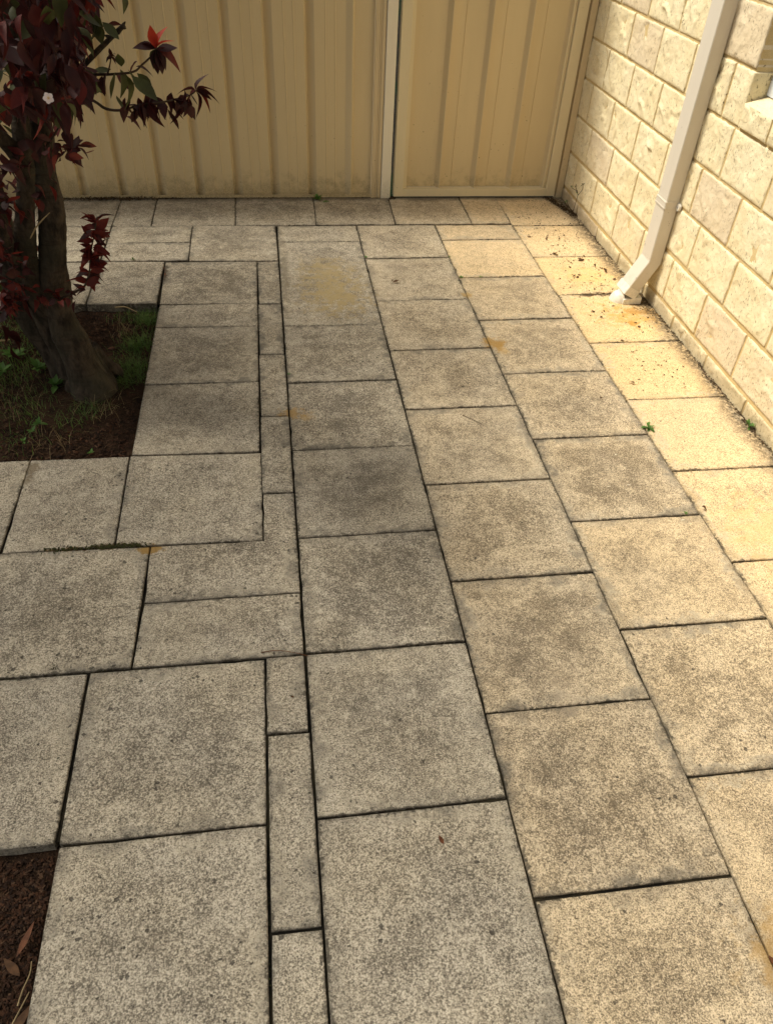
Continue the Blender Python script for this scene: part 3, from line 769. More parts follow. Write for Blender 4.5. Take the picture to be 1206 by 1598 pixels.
stem_defs = [
  # (pixels + depth, radii)
  ([(150, 622, 1.46), (138, 588, 1.47), (115, 540, 1.48), (96, 490, 1.50), (84, 430, 1.50), (83, 370, 1.50), (78, 310, 1.50), (66, 240, 1.50), (62, 170, 1.48), (60, 90, 1.46), (40, -40, 1.40)],
   [.085, .064, .052, .047, .043, .040, .036, .034, .032, .027, .022]),
  ([(146, 622, 1.50), (124, 586, 1.52), (98, 540, 1.54), (68, 480, 1.52), (44, 410, 1.48), (40, 340, 1.46), (40, 270, 1.45), (33, 190, 1.42), (25, 90, 1.40), (0, -60, 1.36)],
   [.07, .056, .048, .042, .034, .026, .025, .023, .021, .018]),
  ([(138, 622, 1.54), (114, 588, 1.57), (76, 535, 1.60), (32, 460, 1.64), (0, 350, 1.66), (-30, 240, 1.62), (-60, 120, 1.58), (-90, -40, 1.5)],
   [.065, .058, .050, .045, .040, .034, .03, .024]),
  ([(44, 268, 1.45), (22, 235, 1.42), (-10, 205, 1.36), (-60, 160, 1.3)], [.022, .022, .020, .018]),
  ([(36, 430, 1.49), (14, 385, 1.44), (-6, 330, 1.40), (-40, 250, 1.35)], [.026, .022, .018, .016]),
]
for k, (pp, rr) in enumerate(stem_defs):
    P_, R_ = smooth_pts([tw(*q) for q in pp], rr, 6)
    P_, R_ = smooth_pts([tw(*q) for q in pp], rr, 10)
    R_ = [r_ * (1 + .10 * math.sin(i * .9 + k) * 0 + random.uniform(-.015, .015) + .05 * math.sin(i * .37 + k * 2)) for i, r_ in enumerate(R_)]
    t = MB(); t.tube(P_, R_, 20, wob=.05)
    o = t.build('trunk' if k < 3 else 'branch', M['bark'], tree, smooth=True)
for k in range(7):
    an = 2 * math.pi * k / 7 + .3; b0 = at(146, 600, z=-.02) - TL + Vector((-.005, .03, 0))
    L_ = random.uniform(.08, .11); d_ = Vector((math.cos(an), math.sin(an), 0))
    P_, R_ = smooth_pts([b0 + d_ * .03 + Vector((-.01, 0, .13)), b0 + d_ * .055 + Vector((0, 0, .05)), b0 + d_ * .09 + Vector((0, 0, .012)), b0 + d_ * L_ + Vector((0, 0, -.03))], [.026, .026, .018, .006], 5)
    t = MB(); t.tube(P_, R_, 9, wob=.1); t.build('root', M['bark'], tree, smooth=True)
# twigs: pixel paths with depth
twigs = [
  ([(62, 190, 1.45), (80, 150, 1.36), (112, 122, 1.25), (150, 82, 1.15), (176, 56, 1.12), (194, 40, 1.10)], .0095, .0045),       # bare stub
  ([(90, 160, 1.38), (120, 150, 1.3), (146, 157, 1.22), (166, 170, 1.2), (192, 172, 1.2), (220, 163, 1.2), (250, 160, 1.2), (275, 155, 1.2), (298, 148, 1.2), (310, 138, 1.2)], .0042, .0013),
  ([(100, 130, 1.3), (140, 118, 1.2), (175, 116, 1.15), (208, 112, 1.15), (222, 101, 1.15), (240, 84, 1.15), (246, 70, 1.15)], .0038, .0013),
  ([(168, 118, 1.16), (172, 100, 1.16), (174, 86, 1.16)], .0022, .0012),
  ([(88, 470, 1.47), (112, 458, 1.40), (132, 447, 1.35), (140, 425, 1.34), (142, 395, 1.34), (148, 362, 1.34), (152, 338, 1.34)], .0042, .0015),
  ([(72, 232, 1.48), (84, 212, 1.42), (98, 190, 1.38), (108, 176, 1.36)], .0032, .0015),
  ([(58, 345, 1.45), (68, 336, 1.42), (82, 330, 1.40)], .0015, .0012),
]
for pp, r0, r1 in twigs:
    P_, R_ = smooth_pts([tw(*q) for q in pp], list(np.linspace(r0, r1, len(pp))), 4)
    t = MB(); t.tube(P_, R_, 6, wob=.12); t.build('twig', M['twig'] if r0 < .005 else M['bark'], tree, smooth=True)
for px, py in ((168, 70), (171, 62), (180, 52), (186, 54), (190, 44), (196, 34), (197, 44), (166, 58), (162, 55)):
    a = tw(174 if px < 182 else 190, 58 if px < 182 else 43, 1.115); b = tw(px, py, 1.10)
    t = MB(); t.tube([a, a.lerp(b, .5), b], [.003, .0035, .0012], 5); t.build('twig', M['bark'], tree)
# a pale dry twig caught between the stems
t = MB(); P_, R_ = smooth_pts([tw(48, 372, 1.40), tw(56, 356, 1.38), tw(66, 344, 1.37), tw(78, 332, 1.37)], [.0018, .0022, .002, .001], 4); t.tube(P_, R_, 5); t.build('twig', M['straw'], tree)

leaf_shapes = [leaf_mesh(1, .52, .38, .30), leaf_mesh(1, .46, .5, .6), leaf_mesh(1, .58, .25, -.15), leaf_mesh(1, .42, .6, .75)]
matlist = ['red', 'redl', 'green', 'young']
leaf_me = {}
for i, (v, f) in enumerate(leaf_shapes):
    for mn in matlist: leaf_me[(i, mn)] = me_new('leaf', v, f, [M[mn]], True)
LEAVES = []     # (matrix, shape, material)
def put_leaf(p, d, size, mn='red', roll=None, sh=None):
    """p world; d direction of the leaf"""
    d = Vector(d).normalized(); side = d.cross(Vector((0, 0, 1)))
    if side.length < .1: side = Vector((1, 0, 0))
    side.normalize(); up = side.cross(d)
    R_ = Matrix((side, d, up)).transposed().to_4x4()
    roll = random.gauss(0, .6) if roll is None else roll
    mt = Matrix.Translation(p) @ R_ @ Matrix.Rotation(roll, 4, 'Y') @ Matrix.Scale(size, 4)
    LEAVES.append((mt, random.randrange(4) if sh is None else sh, mn))
def rd(dz=-.3, k=1.0): return Vector((random.gauss(0, k), random.gauss(0, k), random.gauss(dz, .6)))
def pick(g=.15, l=.2): r = random.random(); return 'green' if r < g else ('redl' if r < g + l else 'red')
# the hanging spray in front of the fence
for px, py, s in ((200, 165, .026), (205, 158, .024), (212, 178, .022), (196, 160, .02), (222, 172, .030), (232, 168, .034), (238, 160, .022), (216, 160, .026), (228, 152, .02), (252, 172, .018), (262, 178, .034), (262, 168, .022), (272, 160, .026), (284, 160, .03), (279, 170, .026), (290, 162, .02), (298, 172, .024), (302, 176, .018), (296, 152, .022), (288, 148, .022), (268, 152, .024), (246, 162, .02)):
    put_leaf(at(px, py - 8, y=1.2 + random.uniform(-.02, .02)), Vector((random.gauss(.1, .35), random.gauss(0, .4), -1)), s * 1.6, 'red')
for dx, dz in ((1, .1), (.8, .6), (-.9, .5), (.9, -.5), (.2, 1), (.5, -1), (-.6, -.2), (1, -.2)):
    put_leaf(at(306, 142, y=1.2), Vector((dx, random.uniform(-.3, .3), dz)), random.uniform(.036, .052), 'redl' if random.random() < .35 else 'red', sh=3)
for k in range(26):
    px = random.uniform(198, 300); py = 168 - (px - 198) * .14
    put_leaf(at(px, py - 4, y=1.2 + random.uniform(-.02, .02)), Vector((random.gauss(.2, .6), random.gauss(0, .4), random.gauss(-.6, .5))), random.uniform(.028, .048), 'red')
# rosette with the bright young leaves
c0 = at(244, 76, y=1.15)
for dx, dy, dz, s, mn in ((-.1, 0, 1, .034, 'young'), (.15, 0, 1, .032, 'young'), (.6, 0, .9, .028, 'young'), (-1, -.2, .25, .036, 'red'), (-.8, .3, .5, .03, 'red'), (1, 0, -.35, .044, 'redl'), (.9, .2, -.1, .034, 'red'), (.3, -.3, -1, .036, 'red'), (-.15, -.3, -1, .036, 'red'), (.05, -.2, -.9, .03, 'red'), (.6, -.2, -.9, .032, 'red'), (-.5, -.3, -.7, .028, 'green')):
    put_leaf(c0, (dx, dy, dz), s * 1.4, mn, roll=random.gauss(0, .4))
c0 = at(174, 88, y=1.16)
for k in range(8): put_leaf(c0, rd(.1), random.uniform(.014, .02), 'red')
# bronze-green leaves nearer the stem
for px, py, dx, dz, s in ((180, 112, -.2, -1, .048), (196, 116, .3, -1, .056), (206, 118, .8, -.9, .060), (168, 112, -.5, -.9, .040), (188, 108, .2, -.9, .05), (214, 114, .9, -.8, .044), (174, 108, -1, -.2, .036), (160, 118, -.2, -1, .034), (200, 108, .2, -.6, .04), (212, 104, .9, 0, .03), (150, 128, -.6, -.6, .03), (190, 104, 0, .3, .03)):
    put_leaf(at(px, py, y=1.16 + random.uniform(-.04, .04)), (dx, random.uniform(-.5, .1), dz), s * 1.25, 'green' if random.random() < .7 else 'red', roll=random.gauss(0, .3), sh=random.choice([0, 1, 2]))
for px, py in ((150, 22), (156, 30), (160, 34), (150, 34), (146, 30)):
    put_leaf(at(px, py, y=1.05), (random.uniform(-.2, .9), -.2, -1), random.uniform(.035, .05), 'green')
# red shoot low on the trunk
for k in range(70):
    t_ = random.random(); py = 338 + 118 * t_; px = 152 - 16 * t_ + (0 if t_ < .8 else -2)
    sd = random.choice([-1, 1]); put_leaf(at(px, py, y=1.34 + random.uniform(-.015, .015)), (sd, random.gauss(0, .7), random.gauss(.1, .6)), random.uniform(.032, .055), 'redl' if random.random() < .8 else 'red', roll=random.gauss(0, .8))
# clusters at the stems
for (px, py, y_, n, rx, ry, s, lt) in ((100, 232, 1.40, 30, 20, 18, .036, .35), (118, 232, 1.38, 10, 8, 8, .04, .2), (66, 215, 1.36, 16, 22, 30, .045, .25), (18, 462, 1.36, 46, 22, 20, .050, .75), (62, 462, 1.38, 10, 24, 12, .036, .6), (95, 460, 1.38, 14, 18, 10, .036, .7),
                                 (8, 322, 1.38, 26, 22, 26, .045, .35), (50, 300, 1.40, 12, 22, 30, .040, .3), (-5, 400, 1.34, 26, 14, 26, .05, .6), (30, 400, 1.42, 12, 20, 20, .04, .5), (20, 265, 1.38, 14, 26, 20, .045, .3)):
    for k in range(n):
        put_leaf(at(px + random.gauss(0, rx * .6), py + random.gauss(0, ry * .6), y=y_ + random.gauss(0, .04)), rd(-.4), s * random.uniform(.7, 1.15), 'redl' if random.random() < lt * .75 else 'red')
# upper crown seen at the top left corner
for k in range(1150):
    py = random.uniform(-160, 188); lim = 150 if py < 40 else (128 if py < 110 else 142 - (py - 110) * .25)
    px = lim - abs(random.gauss(0, 85)) - 6
    put_leaf(at(px, py - 14, y=random.uniform(.72, 1.42)), Vector((random.gauss(.2, .7), random.gauss(-.2, .6), random.gauss(-.8, .5))), random.uniform(.034, .058), pick(.10, .18))
for px, py, s, mn in ((92, 145, .062, 'redl'), (70, 112, .062, 'redl'), (30, 118, .062, 'redl'), (120, 165, .062, 'redl'), (106, 172, .062, 'redl'), (50, 60, .062, 'redl'), (98, 128, .062, 'redl'), (130, 178, .06, 'redl')):
    put_leaf(at(px - 10, py - 20, y=.78), Vector((random.uniform(.1, .9), random.uniform(-.5, .1), -.8)), s, mn, roll=random.gauss(0, .3), sh=0)
# dark suckers and foliage behind the stems
for k in range(1000):
    p = Vector((random.gauss(-1.05, .22), random.uniform(1.45, 2.2), random.uniform(.10, 1.1)))
    q = topix(p)
    if q[0] > 62 - 14 * abs(random.gauss(0, 1)) and q[1] > 200: continue
    put_leaf(p, rd(-.4), random.uniform(.045, .07), pick(.2, .08))
n_out = 0  # unseen leaves added overhead to shade the left fence and back slabs
while n_out < 1300:
    p = Vector((random.uniform(-2.4, -.15), random.uniform(1.9, 3.15), random.uniform(1.75, 2.9)))
    if random.random() > .35 + .65 * min(1, (-.1 - p.x) / .8): continue
    q = topix(p)
    if q[0] > -20 and q[1] > -25: continue
    put_leaf(p, rd(-.5), random.uniform(.075, .11), pick(.12, .15)); n_out += 1
# unseen crown above and to the left, enlarged and placed to shade the left paving
n_out = 0
while n_out < 5200:
    v = Vector((random.gauss(0, 1), random.gauss(0, 1), random.gauss(0, 1))).normalized() * random.random() ** .45
    p = Vector((-2.05, .85, 2.25)) + Vector((v.x * 1.75, v.y * 2.3, v.z * 1.0))
    q = topix(p)
    if q[2] > 0 and q[0] > -20 and q[1] > -20: continue
    if (p - CAM).length < .8 or p.z < .9: continue
    put_leaf(p, rd(-.5), random.uniform(.075, .11), pick(.12, .15)); n_out += 1
def screen_size(L):
    q = topix(L[0].translation); vis = -10 < q[0] < 1216 and -10 < q[1] < 1608
    return (L[0].to_scale().x / max(q[2], .1)) if vis else 0
order = sorted(range(len(LEAVES)), key=lambda i: -screen_size(LEAVES[i]))
# leaves seen singly against the fence and paving come first, then the largest
first = set(order[:200]) | set(range(0, 126))
Ti = Matrix.Translation(-TL)
for i in sorted(first)[:300]:
    mt, sh, mn = LEAVES[i]; o = bpy.data.objects.new('leaf', leaf_me[(sh, mn)]); COL.objects.link(o); o.parent = tree; o.matrix_local = Ti @ mt
for ki, (nm, keep) in enumerate((('foliage', lambda i: i not in first),)):
    V = []; F = []; MI = []; nb = 0
    for i, (mt, sh, mn) in enumerate(LEAVES):
        if not keep(i): continue
        v, f = leaf_shapes[sh]; A = np.array(Ti @ mt); vv = np.c_[np.array(v), np.ones(len(v))] @ A.T
        V.append(vv[:, :3]); F += [tuple(a + nb for a in q) for q in f]; MI += [matlist.index(mn)] * len(f); nb += len(v)
    me = me_new(nm, np.concatenate(V), F, [M[m_] for m_ in matlist], True); me.polygons.foreach_set('material_index', MI)
    ob(nm, me, tree, kind='stuff')
# blossom
fl = ob('blossom', MB().mesh('blossom', []), tree); fc = at(76, 153, y=.62) - TL
petv, petf = leaf_mesh(1, .95, .12, -.10, pts=[.12, .55, .9, 1.0, .95, .6, 0])
view = (CAM - (fc + TL)).normalized(); sx_ = view.cross(Vector((0, 0, 1))).normalized(); uy_ = sx_.cross(view)
t = MB(); 
for k in range(5):
    an = 2 * math.pi * k / 5 + 1.2; d = (sx_ * math.cos(an) + uy_ * math.sin(an)); s_ = view.cross(d)
    A = Matrix((s_, d, view)).transposed().to_4x4()
    o_ = bpy.data.objects.new('petal', None)
    vv = [(Matrix.Translation(fc + d * .0010) @ A @ Matrix.Scale(.0085, 4)) @ Vector(v) for v in petv]
    COL.objects.link(o_) if False else None
    p_ = ob('petal', me_new('petal', vv, petf, [M['petal']], True), fl)
t.tube([fc + view * .0005, fc + view * .0016], [.0016, .0010], 8); fl.data = t.mesh('blossom', [M['heart']])
for k in range(7):
    an = 2 * math.pi * k / 7; d = (sx_ * math.cos(an) + uy_ * math.sin(an))
    t = MB(); t.tube([fc + view * .001, fc + d * .003 + view * .004], [.0003, .0005], 4); t.build('stamen', M['stamen'], fl)

# ------------------------------------------------------------------ garden bed cover
def in_bed(x, y):
    return (BED1[0] < x < -.505 and 1.068 < y < 2.062) or (x < -.508 and y < -.182)
def chips(n, region, size, mat, name, z=-.03, flat=.35, label=None):
    V = []; F = []; nb = 0
    base = np.array([(-1, -1, -1), (1, -1, -1), (1, 1, -1), (-1, 1, -1), (-.7, -.8, 1), (.8, -.7, 1), (.7, .8, 1), (-.8, .7, 1)], float)
    bf = [(0, 3, 2, 1), (4, 5, 6, 7), (0, 1, 5, 4), (1, 2, 6, 5), (2, 3, 7, 6), (3, 0, 4, 7)]
    for k in range(n):
        x, y = random.uniform(region[0], region[1]), random.uniform(region[2], region[3])
        L = size * random.uniform(.4, 1.6); Wd = L * random.uniform(.15, .6); T = L * random.uniform(.06, .2)
        R_ = np.array(Euler((random.gauss(0, flat), random.gauss(0, flat), random.uniform(0, 6.28))).to_matrix())
        vv = (base * (L / 2, Wd / 2, T / 2)) @ R_.T + (x, y, float(soil_z(np.array(x), np.array(y))) + z + L * .12)
        V.append(vv); F += [tuple(a + nb for a in f) for f in bf]; nb += 8
    return ob(name, me_new(name, np.concatenate(V), F, [mat]), None, label=label, cat='mulch', kind='stuff')
chips(9000, (-1.5, -.512, 1.075, 2.058), .010, M['mulch'], 'bark_mulch', .004, label='dark bark mulch chips covering the garden bed under the tree')
chips(8000, (-.80, -.506, -.60, -.180), .0075, M['mulch'], 'bark_mulch', .008, label='reddish bark mulch chips in the bed at the bottom left corner')

def blades(name, spots, mat, label, h0, h1, wd=.0014, cat='grass'):
    V = []; F = []; nb = 0
    for (x, y, z) in spots:
        h = random.uniform(h0, h1); a = random.uniform(0, 6.28); lean = random.uniform(.2, 1.5)
        d = np.array((math.cos(a), math.sin(a), 0)); s_ = np.array((-math.sin(a), math.cos(a), 0)) * wd * random.uniform(.6, 1.2)
        for i in range(4):
            t_ = i / 3; c = np.array((x, y, z)) + d * h * lean * t_ * t_ + np.array((0, 0, h * (t_ - .25 * lean * t_ * t_)))
            V += [c - s_ * (1 - t_), c + s_ * (1 - t_)]
        F += [(nb + 2 * i, nb + 2 * i + 1, nb + 2 * i + 3, nb + 2 * i + 2) for i in range(3)]; nb += 8
    return ob(name, me_new(name, V, F, [mat]), None, label=label, cat=cat, kind='stuff')
spots = []
def tuft(px, py, n, r, z=-.03):
    c = at(px, py, z=z)
    for k in range(n):
        x, y = random.gauss(c.x, r), random.gauss(c.y, r * 1.1)
        if not in_bed(x, y): continue
        spots.append((x, y, float(soil_z(np.array(x), np.array(y)))))
for a in ((215, 590, 250, .035), (222, 540, 260, .035), (236, 500, 200, .03), (205, 575, 420, .040), (190, 595, 260, .030), (210, 540, 180, .03), (225, 500, 170, .022), (232, 485, 120, .015), (195, 500, 50, .03), (140, 640, 150, .03), (120, 655, 110, .035), (160, 610, 120, .03), (45, 560, 180, .06), (20, 520, 200, .07), (40, 650, 120, .05), (20, 690, 60, .05), (70, 620, 100, .05), (0, 600, 120, .06), (-20, 500, 200, .1), (60, 520, 120, .05), (30, 590, 160, .05)):
    tuft(*a)
blades('grass', spots, M['grass'], 'thin green grass growing round the foot of the tree', .012, .058)
spots = []
for a in ((150, 640, 70, .05), (30, 620, 110, .08), (200, 520, 50, .04), (60, 700, 40, .05)): tuft(*a)
c = None
blades('straw', spots, M['straw'], 'dry grass stalks lying among the weeds in the bed', .03, .07, .0009, 'dry grass')

def rosette(px, py, n, size, mat, label, z=0.0, tilt=.35, name='weed', lobed=False, cat='weed', group=None, flat=False, squash=1.0):
    c = at(px, py, z=z); r = root(name, tuple(c), label, cat, group)
    for k in range(n):
        a = 2.4 * k + random.uniform(-.3, .3); s = size * random.uniform(.6, 1.1)
        if lobed: v, f = leaf_mesh(1, .42, .15, .25, pts=[.15, .5, .25, .8, .35, 1.0, .45, .8, .3, 0])
        else: v, f = leaf_mesh(1, .48, .2, .2)
        el = random.uniform(.05, tilt * 2)
        mt = Matrix.Rotation(a, 4, 'Z') @ Matrix.Rotation(el, 4, 'X') @ Matrix.Scale(s, 4)
        vv = [mt @ Vector(q) for q in v]; vv = [(q.x, q.y * squash, q.z + .002) for q in vv]
        ob('leaf', me_new('leaf', vv, f, [mat], True), r)
    return r
rosette(1011, 668, 15, .029, M['weed'], 'small green toothed weed growing at a slab corner, right of centre', lobed=True, tilt=.4)
rosette(495, 312, 16, .034, M['weed'], 'green weed rooted at the foot of the fence left of the gate post', z=.002, tilt=.9)
rosette(508, 315, 8, .022, M['weed'], 'small weed sprawling on the slabs at the fence foot', tilt=.2, lobed=True)
rosette(571, 402, 6, .014, M['weed'], 'tiny green weed in the joint right of the ochre stained slab', tilt=.3)
rosette(719, 433, 9, .013, M['weed'], 'tiny green weed at the joint crossing, with a smaller sprig on its right', tilt=.3)
rosette(750, 432, 4, .010, M['weed'], 'smallest green sprig in the joint right of the joint crossing weed', tilt=.2)
rosette(450, 585, 3, .013, M['weed'], 'dark two-leaved seedling in the long joint left of the middle', tilt=.5)
rosette(1069, 801, 5, .009, M['weed'], 'tiny weed in the joint just above the bottom right slabs', tilt=.3)
rosette(1168, 666, 12, .030, M['weed'], 'green weed sprouting between paving and brick wall at the right', z=.002, tilt=.6, lobed=True)
rosette(208, 406, 8, .016, M['grass'], 'small grass tuft in the joint beyond the garden bed', tilt=.7)
rosette(701, 401, 4, .010, M['weed'], 'green speck of weed in the joint above the pale square slab', tilt=.3)
lab = ['broad-leaved weed left of the trunk foot, pale leaves', 'broad-leaved weed close against the trunk foot', 'small weed with rounded leaves near the front edge of the bed', 'low weed between the grass and front edge of the bed', 'single seedling at the front edge of the bed by the slab joint', 'weed at the left edge of the picture beside the straw', 'leafy weed right under the leaning stems', 'seedling nearest the front left of the bed']
for (px, py, n, s), lb in zip(((22, 556, 12, .050), (88, 602, 12, .044), (62, 662, 9, .026), (52, 674, 7, .022), (143, 708, 5, .018), (5, 580, 12, .044), (60, 575, 14, .042), (38, 690, 6, .02)), lab):
    rosette(px, py, n, s, M['weed'], lb, z=-.012, tilt=.55)
# moss tuft in the joint on the left
t = MB()
for k in range(40):
    c = at(85 + random.gauss(0, 5), 1046 - abs(random.gauss(0, 9)), z=.001); h = random.uniform(.003, .008)
    t.add([(c.x - .0015, c.y, 0), (c.x + .0015, c.y, 0), (c.x, c.y + .0012, h)], [(0, 1, 2)])
t.build('moss', M['moss'], None, label='dark moss tuft standing out of the joint at left', cat='moss', kind='stuff')
# dried weed in the corner by the gate
dw = root('dried_weed', tuple(at(891, 338, z=0)), 'dried branching weed standing in the corner between gate and wall', 'weed')
D0 = Vector(dw.location)
def dl(px, py, y): return at(px, py, y=y) - D0
yy = D0.y
for pts in (((891, 338), (896, 322), (901, 305), (900, 296)), ((901, 305), (908, 296), (909, 288)), ((900, 298), (893, 294), (890, 290)), ((893, 330), (886, 320), (884, 312)), ((901, 303), (898, 292), (899, 287))):
    P_, R_ = smooth_pts([dl(a, b, yy) for a, b in pts], list(np.linspace(.0016, .0007, len(pts))), 3); t = MB(); t.tube(P_, R_, 5); t.build('stem', M['twig'], dw)
for k in range(14):
    px, py = random.choice([(909, 288), (890, 291), (899, 290), (896, 294), (884, 313), (898, 300)])
    v, f = leaf_mesh(random.uniform(.010, .018), .006); mt = Matrix.Translation(dl(px, py, yy)) @ Euler((random.uniform(-.8, .8), random.uniform(-.6, .6), random.uniform(0, 6.28))).to_matrix().to_4x4()
    ob('leaf', me_new('leaf', [mt @ Vector(q) for q in v], f, [M['moss'] if k % 3 else M['weed']], True), dw)

# ------------------------------------------------------------------ litter
def dead_leaf(px, py, L, mat, label, W=.5, rot=None, z=.0015, name='dead_leaf', cat='leaf', group=None):
    c = at(px, py, z=0); v, f = leaf_mesh(L, L * W, random.uniform(-.4, .6), random.uniform(-.4, .5))
    v = [(x_, y_ - L / 2, z_) for x_, y_, z_ in v]; mz = min(q[2] for q in v)
    o = ob(name, me_new(name, [(a, b, e - mz) for a, b, e in v], f, [mat], True), None, (c.x, c.y, z), label, cat, group)
    o.rotation_euler = (random.gauss(0, .06), random.gauss(0, .06), random.uniform(0, 6.28) if rot is None else rot)
    return o
dead_leaf(688, 1311, .019, M['deadr'], 'small rust brown leaf lying on the large slab at bottom centre', .45, .45)
dead_leaf(617, 441, .030, M['dead'], 'curled brown leaf on the slab right of the ochre stain', .5, 1.9)
dead_leaf(612, 438, .016, M['dead'], 'shred of brown leaf touching the curled leaf', .4)
dead_leaf(479, 387, .010, M['dead'], 'dark leaf scrap on the upper part of the ochre stained slabs')
dead_leaf(456, 1088, .009, M['dead'], 'dark seed on the short narrow slab left of centre', .6, 1.4)
dead_leaf(1203, 1500, .020, M['deadr'], 'brown leaf at the right edge near the bottom corner')
G = 'dry leaf scraps scattered on the yellow slabs by the wall'
spots_dl = [(985, 599, .013, 'dark round leaf scrap on the yellow slab two below the pipe'), (937, 621, .010, 'dark scrap at the joint below left of the pipe slab'), (1097, 796, .013, 'dark leaf bit in the joint at far right'),
            (905, 406, .030, 'ragged dark leaf on the slab above the pipe foot'), (943, 424, .020, 'brown leaf just above the pipe foot'), (958, 436, .014, 'round dark scrap beside the pipe kick-out'),
            (865, 397, .026, 'curved dark leaf on the joint two slabs from the gate'), (853, 371, .012, 'upper of two dark oval scraps near the gate'), (852, 375, .010, 'lower of two dark oval scraps near the gate'),
            (887, 352, .010, 'dark scrap on the joint next to the wall corner'), (809, 340, .012, 'dark scrap nearest the gate'), (807, 335, .010, 'small curl beside the scrap nearest the gate'),
            (937, 496, .014, 'dark leaf bit just below the pipe adapter'), (925, 487, .014, 'pale brown curl left of the pipe adapter'), (970, 532, .012, 'crumb on the joint below the pipe adapter slab'), (895, 432, .012, 'curl on the slab left of the pipe foot'), (866, 360, .010, 'grey brown crumb on the slab nearest the wall corner')]
for px, py, L, lb in spots_dl: dead_leaf(px, py, L * 1.45, M['dead'], lb, random.uniform(.4, .75), group=G)
def stick(pts, r, mat, label, name='twig', z=.002):
    P0 = at(*pts[0], z=0); o = MB(); P_, R_ = smooth_pts([at(a, b, z=z + (.004 if 0 < i < len(pts) - 1 else 0)) - P0 for i, (a, b) in enumerate(pts)], list(np.linspace(r, r * .5, len(pts))), 4)
    o.tube(P_, R_, 5, wob=.1); return o.build(name, M[mat], None, loc=tuple(P0), label=label, cat='twig')
stick([(722, 648), (738, 655), (755, 664)], .0013, 'twig', 'thin dark twig lying on the slab right of centre')
stick([(408, 1018), (432, 1015), (458, 1018), (482, 1024)], .0012, 'deadr', 'brown curved twig across the narrow strip joint')
stick([(926, 352 + 2), (929, 372), (926, 366)], .0030, 'twig', 'short dark stick leaning at the foot of the brick wall')
stick([(1085, 548), (1100, 585), (1118, 600), (1127, 615)], .0016, 'twig', 'long thin root-like twig lying along the base of the wall')
stick([(608, 361), (614, 363), (620, 364)], .0012, 'twig', 'tiny twig on a slab in front of the gate post')
stick([(1150, 640), (1160, 652), (1180, 680)], .0014, 'twig', 'short twig at the wall base below the long one')
stick([(180, 480), (196, 479), (214, 487)], .003, 'straw', 'pale stick in the far corner of the garden bed')
stick([(0, 532), (16, 530)], .004, 'straw', 'pale stick at the left edge of the garden bed')
for pts, lb in (([(28, 1570), (36, 1545), (47, 1520), (50, 1500)], 'long pale dry stalk against the slab edge, bottom left'), ([(20, 1598), (40, 1560), (46, 1548)], 'thin pale dry stalk below the longer one, bottom left')):
    stick(pts, .0016, 'straw', lb, 'dry_stalk', -.012)
dead_leaf(38, 1462, .060, M['deadr'], 'long rust coloured dry leaf on the mulch at bottom left', .2, -.35, z=-.012)
dead_leaf(15, 1505, .050, M['dead'], 'dark dry leaf on the mulch at the left edge', .3, .8, z=-.014)
dead_leaf(30, 1590, .060, M['dead'], 'dark dry leaf in the very corner, bottom left', .25, -.5, z=-.012)
dead_leaf(172, 538, .030, M['deadr'], 'rusty dead leaf right of the tree trunk in the bed', .5, 1.2, z=-.018)
dead_leaf(258, 428, .022, M['deadr'], 'small red dead leaf stuck in the joint beyond the bed corner', .4, .1)
dead_leaf(256, 419, .016, M['deadr'], 'scrap of dead leaf beside the red leaf in the joint', .5, .9)

def scatter(name, pts, size, mat, label, cat='litter', flat=.25):
    V = []; F = []; nb = 0
    base = np.array([(-1, -.5, 0), (0, -.8, .3), (1, -.2, 0), (.7, .7, .5), (-.4, .9, .2)], float)
    for (x, y, k, z0) in pts:
        s = size * k * random.uniform(.5, 1.5)
        R_ = np.array(Euler((random.gauss(0, flat), random.gauss(0, flat), random.uniform(0, 6.28))).to_matrix())
        vv = (base * (s, s * random.uniform(.25, .8), s * .5)) @ R_.T
        vv[:, 2] -= vv[:, 2].min(); V.append(vv + (x, y, z0)); F += [(nb, nb + 1, nb + 3, nb + 4), (nb + 1, nb + 2, nb + 3)]; nb += 5
    return ob(name, me_new(name, np.concatenate(V), F, [mat]), None, label=label, cat=cat, kind='stuff')
pts = []
for k in range(2600):      # against the wall
    y = random.uniform(-.6, 3.2); dens = .35 + .65 * float(vnoise(y * 5, 1.0, 4))
    if y > 2.85 or 1.62 < y < 2.1: dens = 1
    if random.random() > dens: continue
    pts.append((1.583 - abs(random.gauss(0, .012 if y < 2.85 else .028)), y, .8, .001))
for k in range(420): pts.append((random.triangular(1.47, 1.582, 1.58), random.gauss(2.02, .09), .7, .001))
for k in range(520):       # corner by the gate
    a = random.random(); pts.append((1.49 + .09 * a + random.gauss(0, .012), 3.24 - .26 * a + random.gauss(0, .02), 1.2, .002))
for k in range(900): pts.append((random.triangular(1.20, 1.58, 1.45), random.uniform(1.3, 3.2), random.choice([.4, .5, .7, 1.1]), .0008))
scatter('leaf_litter', pts, .0042, M['litter'], 'dark leaf crumbs and soil gathered along the foot of the brick wall')
pts = []
for k in range(150): pts.append((random.triangular(1.20, 1.57, 1.42), random.triangular(1.7, 3.22, 2.35), random.choice([.5, .8, 1.3]), .001))
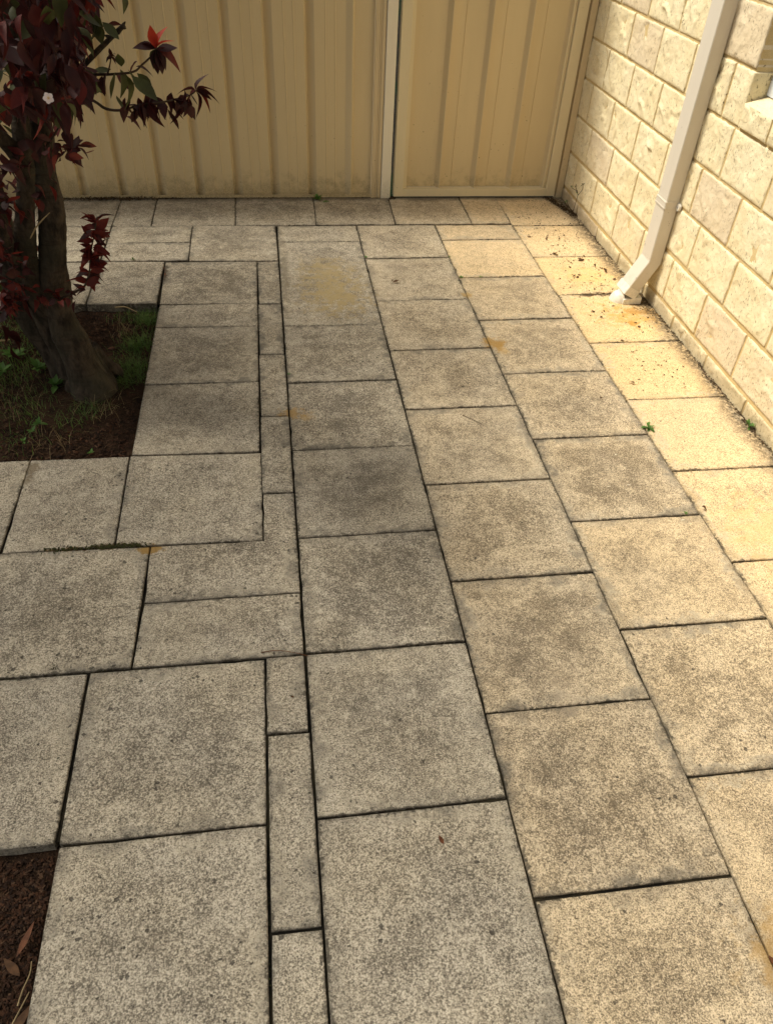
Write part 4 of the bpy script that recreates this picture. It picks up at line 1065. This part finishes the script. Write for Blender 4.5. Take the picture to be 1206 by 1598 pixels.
for k in range(60): pts.append((random.gauss(1.40, .05), random.gauss(2.066, .010), .9, .001))
scatter('leaf_litter', pts, .0052, M['dead'], 'dark leaf shreds lying on the yellow slabs round the downpipe foot')
pts = []
for k in range(260): pts.append((random.triangular(-.70, -.39, -.46), random.gauss(.650, .005), 1.0, .0005))
scatter('moss', pts, .0042, M['moss'], 'thick dark moss line in the joint left of the long narrow strip', 'moss')
pts = []
for k in range(1900):
    x = random.uniform(-1.6, .62)
    if random.random() > .25 + float(vnoise(x * 6, 2.0, 9)): continue
    pts.append((x, 3.252 - abs(random.gauss(0, .006 if x > -.6 else .016)), .8 if x > -.5 else 1.3, .001))
for k in range(160): pts.append((random.uniform(.605, .645), random.uniform(3.22, 3.27), .8, .001))
for k in range(500): pts.append((random.gauss(-.82, .12), random.gauss(3.25, .014), 1.3, .006))
scatter('leaf_litter', pts, .004, M['litter'], 'dark crumbs and moss along the foot of the fence')
pts = []
for k in range(1500):      # thin scatter over the field, finer left
    pts.append((random.uniform(-.8, 1.58), random.uniform(-.5, 3.2), .20, .0004))
for k in range(60): pts.append((random.gauss(.87, .05), random.gauss(2.868, .006), .7, .001))
for k in range(70): pts.append((random.uniform(1.0, 1.25), random.gauss(2.70, .03), .4, .001))
scatter('leaf_litter', pts, .0036, M['litter'], 'tiny crumbs of dry leaf scattered over the slabs')
pts = []
for k in range(500):
    t_ = random.random(); jl_ = random.choice([(0, 1.3, 0, 3), (.395, .4, .395, 2.8), (-.48, .648, -.40, .644), (-.8, .238, -.42, .239), (.794, 1.9, .794, 2.5), (-.001, .2, -.001, 1.2), (1.198, .6, 1.198, 1.3), (-.0975, -.5, -.0975, .23), (-.39, 2.476, -.75, 2.483)])
    pts.append((jl_[0] + (jl_[2] - jl_[0]) * t_ + random.gauss(0, .0022), jl_[1] + (jl_[3] - jl_[1]) * t_ + random.gauss(0, .0018), .30, -.003))
scatter('moss', pts, .0042, M['moss'], 'dark moss crumbs in and beside the slab joints', 'moss')
